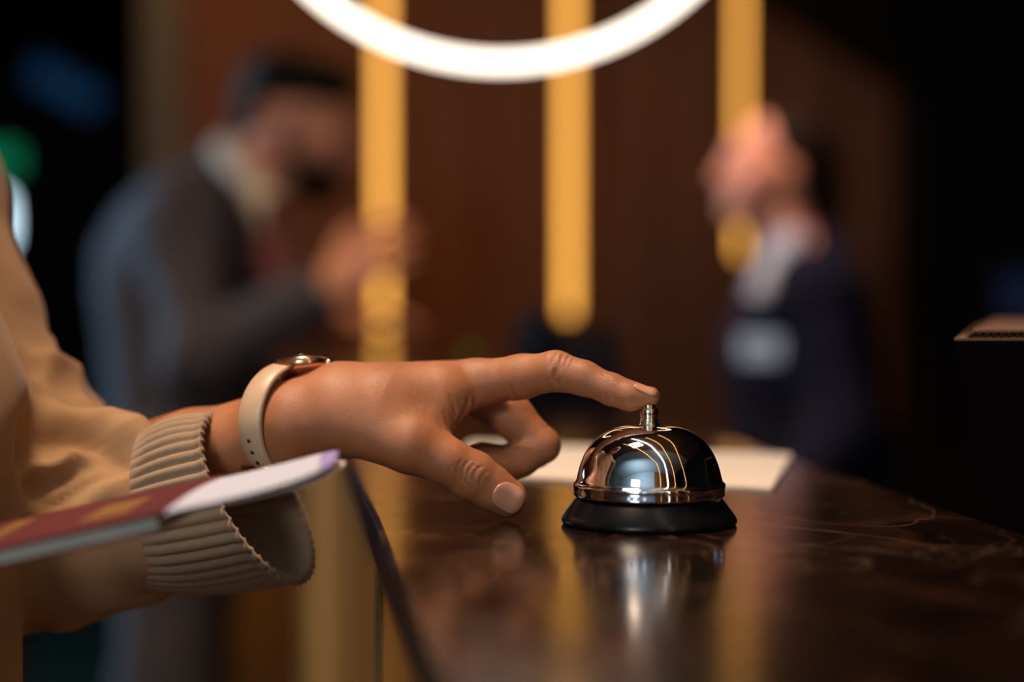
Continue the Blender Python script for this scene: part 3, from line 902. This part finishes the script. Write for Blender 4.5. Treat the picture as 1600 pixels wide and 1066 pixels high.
hr.ell(gat(0, -.030, .040), (.084, .098, .092), RRg, .02)
hr.ell(gat(0, -.075, -.03), (.070, .055, .11), RRg, .04)
v, f = hr.mesh(); mesh_obj('hair', v, f, M_HAIR, guest)

# nails
def nail(name, c_px, ax_px, half_l, half_w, rows=14, lift=0.00035):
    """a curved plate laid on the finger; ax_px is the pixel direction towards the tip"""
    ax_px = np.array(ax_px, float) / np.linalg.norm(ax_px)
    nx_ = np.array([-ax_px[1], ax_px[0]])
    V, idx = [], {}
    nu, nv = 18, 16
    for i in range(nu + 1):
        for j in range(nv + 1):
            u = -1 + 2 * i / nu; w = -1 + 2 * j / nv
            # superellipse map
            uu = u * (1 - 0.30 * abs(w) ** 3.0) if u > 0 else u * (1 - .38 * abs(w) ** 2.6)
            ww = w * (1 - .16 * abs(u) ** 3)
            q = np.array(c_px) + ax_px * uu * half_l + nx_ * ww * half_w
            h = on_hand(*q)
            if h is None: continue
            loc, nn, _, _ = hb.find_nearest(Vector(h))
            edge = max(abs(u), abs(w))
            idx[(i, j)] = len(V); V.append(np.array(h) + np.array(nn) * (lift * (1 - edge ** 8) + .00004))
    Fs = []
    for i in range(nu):
        for j in range(nv):
            ks = [(i, j), (i + 1, j), (i + 1, j + 1), (i, j + 1)]
            if all(k in idx for k in ks): Fs.append([idx[k] for k in ks])
    o = mesh_obj(name, V, Fs, M_NAIL, guest)
    sm = o.modifiers.new('thick', 'SOLIDIFY'); sm.thickness = 0.0004; sm.offset = -0.5
    return o
nail('thumbnail', (794, 778), (.86, .50), 25, 22)['label'] = 'pale pink thumbnail'
nail('fingernail', (1008, 609), (.93, .36), 19, 5.0, lift=.0003)['label'] = 'pale pink nail of the forefinger'

# shirt: torso and both sleeves
sh_ = Field(0.0030)
XF = P(36, 600, .90)[0]
sh_.cone([XF - .188, .97, 1.06], [XF - .228, .97, 1.36], .145, .145, .03, [1, 0, 0], 1.03)
sh_.cone([XF - .116, .90, .88], [XF - .116, .90, 1.14], .110, .110, .03)
sh_.cone([XF - .116, .90, 1.14], [XF - .20, .90, 1.42], .110, .110, .03)
sh_.cone([XF - .188, .97, .88], [XF - .188, .97, 1.06], .145, .145, .03)
sh_.cone(SHL + [0, 0, -.01], SHR + [0, 0, -.01], .075, .075, .06)
sh_.cone(SHL, P(-172, 300, 1.115), .080, .062, .03)
sh_.cone(P(-172, 300, 1.115), P(-98, 500, 1.065), .060, .050, .03)
sh_.cone(P(-98, 500, 1.065), P(20, 700, 1.01), .050, .053, .03)
sh_.cone(P(20, 700, 1.01), P(140, 795, .975), .053, .046, .03)
sh_.cone(P(10, 800, 1.01), P(140, 806, .975), .055, .046, .03)
sh_.cone(P(140, 798, .975), P(236, 800, .952), .046, .0385, .02)
sh_.cone(P(-40, 845, 1.02), P(150, 836, .985), .042, .030, .03)
sh_.cone(SHR, ELR, .078, .068, .03)
sh_.cone(ELR, ELR * .25 + WRR * .75, .060, .042, .03)
SV, SF = sh_.mesh()
SN = vnormals(SV, SF)
fdir = unit(P(236, 800, .952) - P(20, 775, 1.01))
# stronger folds on the sleeve, light ones on the torso
sl_w = np.clip((SV[:, 0] - (XF - .04)) / .04, 0, 1) * np.clip((SV[:, 1] - .945) / .03, 0, 1)
SVf = fold(SV, SN, .0075, 60, 11, None)
SVt = fold(SV, SN, .0009, 60, 4, None)
SV = SVt * (1 - sl_w)[:, None] + SVf * sl_w[:, None]
# one deep drape in the crook of the elbow
def groove(V, N, pts, amp, w):
    q = spline(pts, 6); best = np.full(len(V), 1e9)
    for i in range(len(q) - 1):
        a, b = q[i], q[i + 1]; ba = b - a
        if np.linalg.norm(ba) > .03: continue
        t = np.clip(((V - a) @ ba) / (ba @ ba + 1e-12), 0, 1)
        best = np.minimum(best, np.linalg.norm(V - a - t[:, None] * ba, axis=1))
    return V + N * (-amp * np.exp(-(best / w) ** 2))[:, None]
sbvh = bvh_of(SV, SF)
def on_sleeve(a, b):
    r = sbvh.ray_cast(Vector(CAM), Vector(P(a, b, 1.0) - CAM).normalized())
    return np.array(r[0]) if r[0] is not None else P(a, b, 1.0)
for pts, a, w in ((((45, 690), (90, 668), (140, 672), (185, 700)), .012, .013), (((60, 760), (110, 735), (150, 700), (180, 690)), .007, .008),
                  (((90, 790), (140, 745), (190, 722)), .006, .007), (((50, 560), (60, 610), (75, 640)), .004, .010),
                  (((60, 720), (120, 700), (210, 668)), -.006, .010), (((130, 800), (170, 750), (222, 715)), -.004, .008), (((60, 600), (90, 640), (150, 650)), -.005, .012)):
    SV = groove(SV, SN, [on_sleeve(*p) for p in pts], a * 1.35, w)
shirt = mesh_obj('shirt', SV, SF, M_SHIRT, guest)
shirt['label'] = 'loose tan cotton shirt'
# placket seam along the front
def ribbed_cuff(name, S, E, n_rib, rib, parent, thick=.0026):
    """S, E: (centre, a, b) rings"""
    nphi = n_rib * 8; ns = 26
    V = []; 
    for side in (0, 1):
        for i in range(ns):
            t = i / (ns - 1)
            c = S[0] * (1 - t) + E[0] * t; a = S[1] * (1 - t) + E[1] * t; b = S[2] * (1 - t) + E[2] * t
            belly = 1 + .07 * math.sin(math.pi * t)
            for k in range(nphi):
                ph = 2 * math.pi * k / nphi
                wob = .010 * math.sin(3 * ph + 4 * t)
                u = a * math.cos(ph + wob) + b * math.sin(ph + wob)
                L = np.linalg.norm(u); 
                rr = 1 + (rib * abs(math.cos(n_rib * ph / 2)) ** 0.7 * min(1, .25 + 3 * t) - (thick if side else 0)) / L
                roll = (0.0016 if (not side) else -.0) * math.exp(-((1 - t) / .05) ** 2)
                V.append(c + u * (belly * rr) + u / L * roll)
    Fs = []
    for side in (0, 1):
        o_ = side * ns * nphi
        for i in range(ns - 1):
            for k in range(nphi):
                l = (k + 1) % nphi
                q = (o_ + i * nphi + k, o_ + i * nphi + l, o_ + (i + 1) * nphi + l, o_ + (i + 1) * nphi + k)
                Fs.append(q if side == 0 else q[::-1])
    for k in range(nphi):
        l = (k + 1) % nphi
        Fs.append(((ns - 1) * nphi + k, (ns - 1) * nphi + l, (2 * ns - 1) * nphi + l, (2 * ns - 1) * nphi + k))
    return mesh_obj(name, V, Fs, M_RIB, parent)
cS = P(232, 800, .953)
aS = P(225, 674, .953) - cS
bS = P(262, 805, .995) - cS
cE = P(405, 778, .945)
aE = P(352, 652, .948) - cE
bE = P(470, 792, .985) - cE
cf = ribbed_cuff('cuff', (cS, aS * .97, bS * .9), (cE, aE, bE), 44, .0022, shirt)
cf['label'] = 'ribbed knit cuff hanging open'
v, f = tube(spline([[XF - .152 + .12, .93 - .10, z] for z in (.92, 1.05, 1.2, 1.35)], 6), .0025, 8)

# trousers and shoes
tr = Field(0.008)
tr.cone([XF - .17, .97, .95], [XF - .17, .97, .86], .140, .138, .03)
for y in (.90, 1.06):
    tr.chain([[-.42, y, .88], [-.42, y, .50], [-.455, y, .10]], [.105, .085, .072], .02)
v, f = tr.mesh(); v = fold(v, vnormals(v, f), .004, 30, 3); mesh_obj('trousers', v, f, M_TROUSER, guest)
for y in (.90, 1.06):
    s_ = Field(0.006); s_.chain([[-.48, y, .048], [-.38, y, .045], [-.28, y, .038]], [.046, .044, .036], .01); s_.cone([-.46, y, .05], [-.46, y, .11], .044, .046, .02)
    v, f = s_.mesh(); v[:, 2] = np.maximum(v[:, 2], .001); mesh_obj('shoe', v, f, M_SHOE, guest)

# ------------------------------------------------------------------ watch
wc = P(458, 660, .938)
watch = empty('wrist_watch', tuple(float(q) for q in wc))
tag(watch, 'rose gold wrist watch on a beige strap around the left wrist', 'watch')
wa = P(469, 577, .942) - wc          # up
wb = P(520, 655, .962) - wc          # far
wb = wb - wa * (wb @ wa) / (wa @ wa)
wax = unit(np.cross(wb, wa))
if wax[0] < 0: wax = -wax
wa = wa * 1.05; wb = wb * 1.05
def strap(a0, a1, wd, th, gap0=None):
    n = 96; V = []; Fs = []
    for i in range(n + 1):
        ph = a0 + (a1 - a0) * i / n
        e = wa * math.cos(ph) + wb * math.sin(ph)
        nrm_ = unit(e)
        w2 = wd / 2 * (1 - .12 * math.cos(ph * 1) ** 2)
        for (sx, sz) in ((-1, 0), (-.8, 1), (0, 1.25), (.8, 1), (1, 0), (.8, -.2), (-.8, -.2)):
            V.append(wc + e + wax * sx * w2 + nrm_ * sz * th)
    m = 7
    for i in range(n):
        for k in range(m):
            l = (k + 1) % m
            Fs.append((i * m + k, i * m + l, (i + 1) * m + l, (i + 1) * m + k))
    Fs.append(list(range(m))[::-1]); Fs.append([n * m + k for k in range(m)])
    return V, Fs
v, f = strap(.42, 2 * math.pi - .42, .0165, .0018)
o = mesh_obj('strap', v, f, M_STRAP, watch); o['label'] = 'beige strap'
up_ = unit(wa); fb = unit(wb)
# case on top of the wrist
cc = wc + wa * 0.945 + wax * .004
n = 64
cax = unit(wax + up_ * .22); cup = unit(up_ - wax * .22)
def slab(rx, ry, z0, z1, bev):
    V, Fs = [], []
    prof = [(0.0, z0), (1 - bev * 1.2, z0), (1, z0 + (z1 - z0) * .3), (1, z0 + (z1 - z0) * .75), (1 - bev, z1), (0.0, z1)]
    for i in range(n):
        a = 2 * math.pi * i / n
        cxx = math.copysign(abs(math.cos(a)) ** .8, math.cos(a)); syy = math.copysign(abs(math.sin(a)) ** .8, math.sin(a))
        for r, z in prof:
            V.append(cc + cax * (rx * r * cxx) + fb * (ry * r * syy) + cup * z)
    m = len(prof)
    for i in range(n):
        j = (i + 1) % n
        for k in range(m - 1): Fs.append((i * m + k, j * m + k, j * m + k + 1, i * m + k + 1))
    return V, Fs
v, f = slab(.0155, .0165, -.0035, .0036, .12); mesh_obj('case', v, f, M_ROSE, watch)['label'] = 'rose gold case'
v, f = slab(.0130, .0145, .0035, .0045, .15); mesh_obj('watch_glass', v, f, M_GLASS, watch)
v, f = tube([cc + cax * .0142, cc + cax * .0172], .0022, 12); mesh_obj('crown', v, f, M_ROSE, watch)
# strap holes and buckle on the near underside
for ph in (4.25, 4.05, 3.85):
    e = wa * math.cos(ph) + wb * math.sin(ph); nn = unit(e)
    v, f = tube([wc + e + nn * .0014, wc + e + nn * .0026], .0011, 10); mesh_obj('strap_hole', v, f, M_GLASS, watch)
ph = 3.62
e = wa * math.cos(ph) + wb * math.sin(ph); nn = unit(e); tg = unit(np.cross(wax, nn))
pts = [wc + e + nn * .0042 + wax * (.0095 * a) + tg * (.0062 * b) for a, b in ((-1, -1), (0, -1.15), (1, -1), (1.08, 0), (1, 1), (0, 1.15), (-1, 1), (-1.08, 0))]
v, f = tube(pts, .0012, 8, True); mesh_obj('buckle', v, f, M_ROSE, watch)

# ------------------------------------------------------------------ passport and boarding pass
NR = P(250, 803, .735); FRr = P(340, 749, .812)
NL = NR + (P(0, 858, .728) - NR) * (0.125 / np.linalg.norm(P(0, 858, .728) - NR))
w_ = FRr - NR; w_ = w_ * (.088 / np.linalg.norm(w_))
l_ = NL - NR; pnrm = unit(np.cross(l_, w_))
if pnrm[2] < 0: pnrm = -pnrm
passport = empty('passport', tuple(float(q) for q in NR)); tag(passport, 'burgundy passport held at the left edge in front of the tan shirt', 'passport')
def plate(name, o0, du, dv, t0, t1, m, parent, bev=.0006, nu=1, sag=0):
    bm = bmesh.new(); vs = []
    for t in (t0, t1):
        vs.append([bm.verts.new(o0 + a * du + b * dv + pnrm * t) for a, b in ((0, 0), (1, 0), (1, 1), (0, 1))])
    bm.faces.new(vs[0][::-1]); bm.faces.new(vs[1])
    for i in range(4): bm.faces.new([vs[0][i], vs[0][(i + 1) % 4], vs[1][(i + 1) % 4], vs[1][i]])
    bmesh.ops.bevel(bm, geom=list(bm.edges), offset=bev, segments=2, affect='EDGES')
    return bm_obj(name, bm, m, parent)
plate('front_cover', NR, l_, w_, -.0008, .0006, M_PASS, passport, .0003)['label'] = 'burgundy front cover'
plate('pages', NR + w_ * .02 + l_ * .02, l_ * .96, w_ * .96, -.0058, -.0009, M_PAGES, passport, .0002)['label'] = 'greenish page block'
plate('back_cover', NR, l_, w_, -.0070, -.0059, M_PASS, passport, .0003)
# gilt emblem and line blocks on the cover (unreadable in the photo)
for i, (a, b, c, d) in enumerate(((.18, .34, .30, .70), (.62, .70, .14, .86), (.76, .81, .26, .74))):
    plate('gilt_print', NR + l_ * a + w_ * c, l_ * (b - a), w_ * (d - c), .0006, .00072, M_GOLD, passport, .00003)

# boarding pass: one folded paper, two leaves
bpass = empty('boarding_pass', tuple(float(q) for q in P(400, 760, .76))); tag(bpass, 'folded white boarding pass with a lilac end sticking out of the passport', 'boarding pass')
def leaf(name, near, far, m, parent, sag, th=.0003, r0=0, r1=1):
    a = spline(near, 8); b = spline(far, 8); nn = len(a); nv = 12
    i0, i1 = int(r0 * (nn - 1)), int(r1 * (nn - 1))
    V = []; Fs = []
    for i in range(i0, i1 + 1):
        for j in range(nv + 1):
            t = j / nv; s = i / (nn - 1)
            rnd = 1 - .5 * max(0, (s - .88) / .12) ** 2
            tt = .5 + (t - .5) * rnd
            V.append(a[i] * (1 - tt) + b[i] * tt + pnrm * (sag * math.sin(math.pi * t)))
    w1 = nv + 1
    for i in range(i1 - i0):
        for j in range(nv): Fs.append((i * w1 + j, (i + 1) * w1 + j, (i + 1) * w1 + j + 1, i * w1 + j + 1))
    o = mesh_obj(name, V, Fs, m, parent); sm = o.modifiers.new('t', 'SOLIDIFY'); sm.thickness = th
    return o
near1 = [P(256, 801, .737), P(340, 783, .742), P(430, 760, .748), P(500, 735, .755), P(527, 718, .765)]
far1 = [P(344, 747, .813), P(390, 737, .812), P(450, 722, .81), P(505, 708, .808), P(531, 703, .806)]
leaf('upper_leaf', near1, far1, M_PAPER, bpass, .0015, r1=.76)
leaf('lilac_stub', near1, far1, M_LILAC, bpass, .0015, r0=.76)['label'] = 'lilac printed end'
near2 = [P(256, 804, .739), P(340, 788, .744), P(430, 768, .75), P(500, 748, .757), P(536, 727, .768)]
far2 = [P(344, 750, .815), P(390, 741, .814), P(450, 731, .812), P(505, 722, .81), P(540, 719, .806)]
leaf('lower_leaf', near2, far2, mat('pinkish_paper', (.78, .66, .62), .7), bpass, -.0006)

# ------------------------------------------------------------------ the two people behind
DM = 3.4
man = empty('person', (float(P(290, 1000, DM)[0]), DM, 0))
tag(man, 'bearded man in a grey suit with white collar and red tie, gesturing at the counter', 'person')
Q = lambda a, b, d=DM: P(a, b, d)
mb = Field(0.006)
mf, mr, mu, mat_ = add_head(mb, Q(468, 198), [.95, -.12, -.30], [.22, 0, 1], 1.03)
mb.cone(Q(378, 300), Q(430, 235), .062, .058, .02)
mb.cone(Q(330, 640), Q(320, 380), .10, .12, .04, [1, .3, 0], 1.2)
mSR, mSL = Q(285, 335, 3.28), Q(345, 340, 3.58)
mb.cone(mSR, mSL, .05, .05, .03)
mER = Q(310, 560, 3.18); mWR = Q(512, 452, 3.08)
mb.chain([mSR, mER, mWR], [.048, .038, .027], .01)
mEL = Q(392, 505, 3.64); mWL = Q(515, 488, 3.54)
mb.chain([mSL, mEL, mWL], [.048, .038, .027], .01)
add_hand(mb, mWR, unit([.80, .0, .58]), np.array([.1, 1.0, -.1]), np.array([-.55, .0, .8]), .45, 1.03)
add_hand(mb, mWL, unit([1, -.1, -.05]), np.array([0, -.1, -1]), np.array([0, -1, 0]), .3, 1.0)
hx = float(Q(290, 700)[0])
for y, xo in ((3.30, -0.02), (3.50, -.02)):
    mb.chain([[hx + xo * .3, y, .92], [hx + xo, y, .50], [hx + xo - .03, y, .08]], [.085, .055, .038], .02)
    mb.cone([hx + xo - .03, y, .04], [hx + xo + .14, y - .02, .03], .034, .026, .02)
v, f = mb.mesh(); mesh_obj('body', v, f, M_SKIN2, man)
add_eyes(mat_, 1.03, man)
RRm = [[mr[j], mf[j], mu[j]] for j in range(3)]
h_ = Field(0.006)
h_.ell(mat_(0, -.030, .060), (.082, .098, .072), RRm, .02)
h_.cone(mat_(-.04, .040, .098), mat_(.04, .040, .098), .026, .026, .04)
h_.ell(mat_(0, -.075, .01), (.066, .050, .065), RRm, .02)
v, f = h_.mesh(); mesh_obj('hair', v, f, M_HAIR, man)['label'] = 'short black hair'
b_ = Field(0.005)
b_.ell(mat_(0, .058, -.084), (.052, .054, .042), RRm, .02)
for sd in (-1, 1): b_.cone(mat_(sd * .050, .050, -.085), mat_(sd * .066, .005, -.03), .020, .012, .02)
v, f = b_.mesh(); mesh_obj('beard', v, f, M_HAIR, man)
# suit jacket
j_ = Field(0.006)
j_.cone(Q(298, 680), Q(300, 430), .150, .165, .05, [.5, 1, 0], .98)
j_.cone(Q(258, 560), Q(262, 400), .10, .115, .05)
j_.cone(mSR + [0, 0, -.01], mSL + [0, 0, -.01], .085, .085, .06)
j_.cone(Q(300, 360), Q(352, 285), .115, .070, .05)
j_.cone(mSR, mER, .078, .068, .03); j_.cone(mER, mWR * .88 + mER * .12, .067, .052, .03)
j_.cone(mSL, mEL, .075, .065, .03); j_.cone(mEL, mWL * .9 + mEL * .1, .060, .043, .02)
j_.cone(Q(300, 780), Q(300, 680), .155, .150, .04)
v, f = j_.mesh(); v = fold(v, vnormals(v, f), .004, 28, 7); mesh_obj('suit_jacket', v, f, M_SUIT, man)['label'] = 'grey suit jacket'
# shirt collar and front, tie
c_ = Field(0.005)
c_.cone(Q(352, 235, 3.34), Q(418, 318, 3.26), .026, .024, .02)
c_.cone(Q(352, 240, 3.46), Q(425, 318, 3.42), .026, .024, .02)
c_.cone(Q(416, 318, 3.25), Q(450, 430, 3.24), .028, .020, .03)
v, f = c_.mesh(); mesh_obj('shirt_collar', v, f, M_WHITE, man)['label'] = 'white collar'
t_ = Field(0.005)
t_.cone(Q(428, 322, 3.20), Q(430, 345, 3.20), .020, .016, .01)
t_.chain([Q(428, 345, 3.20), Q(425, 400, 3.19), Q(440, 450, 3.18)], [.018, .028, .032], .01, [0, 1, 0], 2.0)
v, f = t_.mesh(); mesh_obj('tie', v, f, M_TIE, man)['label'] = 'dark red tie'
v, f = tube([mWR * .9 + mER * .1, mWR * 1.0], .036, 16); mesh_obj('shirt_cuff', v, f, M_WHITE, man)
t_ = Field(0.008)
t_.cone([hx, 3.4, .98], [hx, 3.4, .90], .145, .14, .03)
for y, xo in ((3.30, -0.02), (3.50, -.02)):
    t_.chain([[hx + xo * .3, y, .90], [hx + xo, y, .50], [hx + xo - .03, y, .09]], [.108, .088, .082], .02)
v, f = t_.mesh(); v = fold(v, vnormals(v, f), .004, 26, 9); mesh_obj('trousers', v, f, M_SUIT, man)
for y, xo in ((3.30, -0.02), (3.50, -.02)):
    s_ = Field(0.006); s_.chain([[hx + xo - .05, y, .048], [hx + xo + .06, y, .045], [hx + xo + .17, y - .02, .036]], [.046, .044, .034], .01); s_.cone([hx + xo - .03, y, .05], [hx + xo - .03, y, .11], .044, .046, .02)
    v, f = s_.mesh(); v[:, 2] = np.maximum(v[:, 2], .001); mesh_obj('shoe', v, f, M_SHOE, man)

DWm = 3.3
woman = empty('person', (float(P(1265, 1000, DWm)[0]), DWm, 0))
tag(woman, 'dark-haired woman in a navy blazer with a pale name badge behind the counter', 'person')
Q = lambda a, b, d=DWm: P(a, b, d)
wb_ = Field(0.006)
wf, wr, wu, wat = add_head(wb_, Q(1206, 268), [-.93, -.25, .06], [0.05, 0, 1], .93)
wb_.cone(Q(1236, 405), Q(1228, 320), .046, .044, .02)
wb_.cone(Q(1270, 760), Q(1265, 470), .10, .11, .04, [1, .2, 0], 1.2)
wSL, wSR = Q(1275, 455, 3.16), Q(1262, 458, 3.46)
wb_.cone(wSL, wSR, .036, .036, .02)
wEL = Q(1310, 680, 3.12); wWL = Q(1210, 790, 3.02); wER = Q(1290, 680, 3.52); wWR = Q(1190, 790, 3.5)
wb_.chain([wSL, wEL, wWL], [.042, .035, .024], .01); wb_.chain([wSR, wER, wWR], [.042, .035, .024], .01)
add_hand(wb_, wWL, unit([-1, .1, -.1]), np.array([0, 0, -1]), np.array([0, 1, 0]), .3, .92)
add_hand(wb_, wWR, unit([-1, -.1, -.1]), np.array([0, 0, -1]), np.array([0, -1, 0]), .3, .92)
wx = float(Q(1285, 700)[0])
for y in (3.22, 3.40):
    wb_.chain([[wx, y, .86], [wx, y, .47], [wx + .03, y, .08]], [.080, .050, .036], .02)
    wb_.cone([wx + .03, y, .04], [wx - .11, y, .03], .032, .024, .02)
v, f = wb_.mesh(); mesh_obj('body', v, f, M_SKIN2, woman)
add_eyes(wat, .93, woman)
RRw = [[wr[j], wf[j], wu[j]] for j in range(3)]
h_ = Field(0.006)
h_.ell(wat(0, -.036, .045), (.076, .086, .074), RRw, .02)
h_.ell(wat(0, -.085, .0), (.060, .045, .070), RRw, .03)
h_.cone(wat(0, -.085, -.03), wat(0, -.105, -.20), .055, .038, .03)
h_.cone(wat(-.055, -.01, .05), wat(-.062, -.045, -.02), .020, .018, .02)
h_.cone(wat(.055, -.01, .05), wat(.062, -.045, -.02), .020, .018, .02)
v, f = h_.mesh(); mesh_obj('hair', v, f, M_HAIR2, woman)['label'] = 'dark tied-back hair'
j_ = Field(0.006)
j_.cone(Q(1255, 720), Q(1248, 560), .130, .135, .05, [.2, 1, 0], .95)
j_.cone(Q(1256, 560), Q(1262, 500), .135, .115, .05)
j_.cone(wSL, wSR, .076, .076, .06)
j_.cone(wSL, wEL, .066, .058, .03); j_.cone(wEL, wWL * .9 + wEL * .1, .057, .042, .03)
j_.cone(wSR, wER, .066, .058, .03); j_.cone(wER, wWR * .9 + wER * .1, .057, .042, .03)
j_.cone(Q(1285, 840), Q(1275, 700), .150, .125, .05)
j_.cone(Q(1266, 450), Q(1280, 390), .070, .050, .04)
v, f = j_.mesh(); v = fold(v, vnormals(v, f), .003, 28, 17); mesh_obj('blazer', v, f, M_NAVY, woman)['label'] = 'navy blazer'
c_ = Field(0.005)
c_.cone(Q(1240, 375, 3.22), Q(1188, 462, 3.14), .024, .016, .02)
c_.cone(Q(1232, 385, 3.34), Q(1180, 460, 3.30), .030, .018, .02)
c_.cone(Q(1228, 385, 3.28), Q(1184, 458, 3.2), .028, .016, .02)
v, f = c_.mesh(); mesh_obj('blouse_collar', v, f, M_WHITE2, woman)['label'] = 'pale blouse collar'
bd = Q(1188, 546, 3.125)
bm = bmesh.new(); box(bm, bd[0] - .036, bd[0] + .036, bd[1] - .004, bd[1] + .002, bd[2] - .022, bd[2] + .022, .003)
o = bm_obj('name_badge', bm, M_BADGE, woman); o['label'] = 'pale blue name badge'
t_ = Field(0.008)
t_.cone([wx, 3.31, .92], [wx, 3.31, .84], .135, .135, .03)
for y in (3.22, 3.40):
    t_.chain([[wx, y, .86], [wx, y, .47], [wx + .03, y, .09]], [.092, .076, .072], .02)
v, f = t_.mesh(); mesh_obj('trousers', v, f, M_NAVY, woman)
for y in (3.22, 3.40):
    s_ = Field(0.006); s_.chain([[wx + .05, y, .046], [wx - .04, y, .042], [wx - .14, y, .032]], [.042, .040, .030], .01); s_.cone([wx + .03, y, .05], [wx + .03, y, .11], .040, .042, .02)
    v, f = s_.mesh(); v[:, 2] = np.maximum(v[:, 2], .001); mesh_obj('shoe', v, f, M_SHOE, woman)
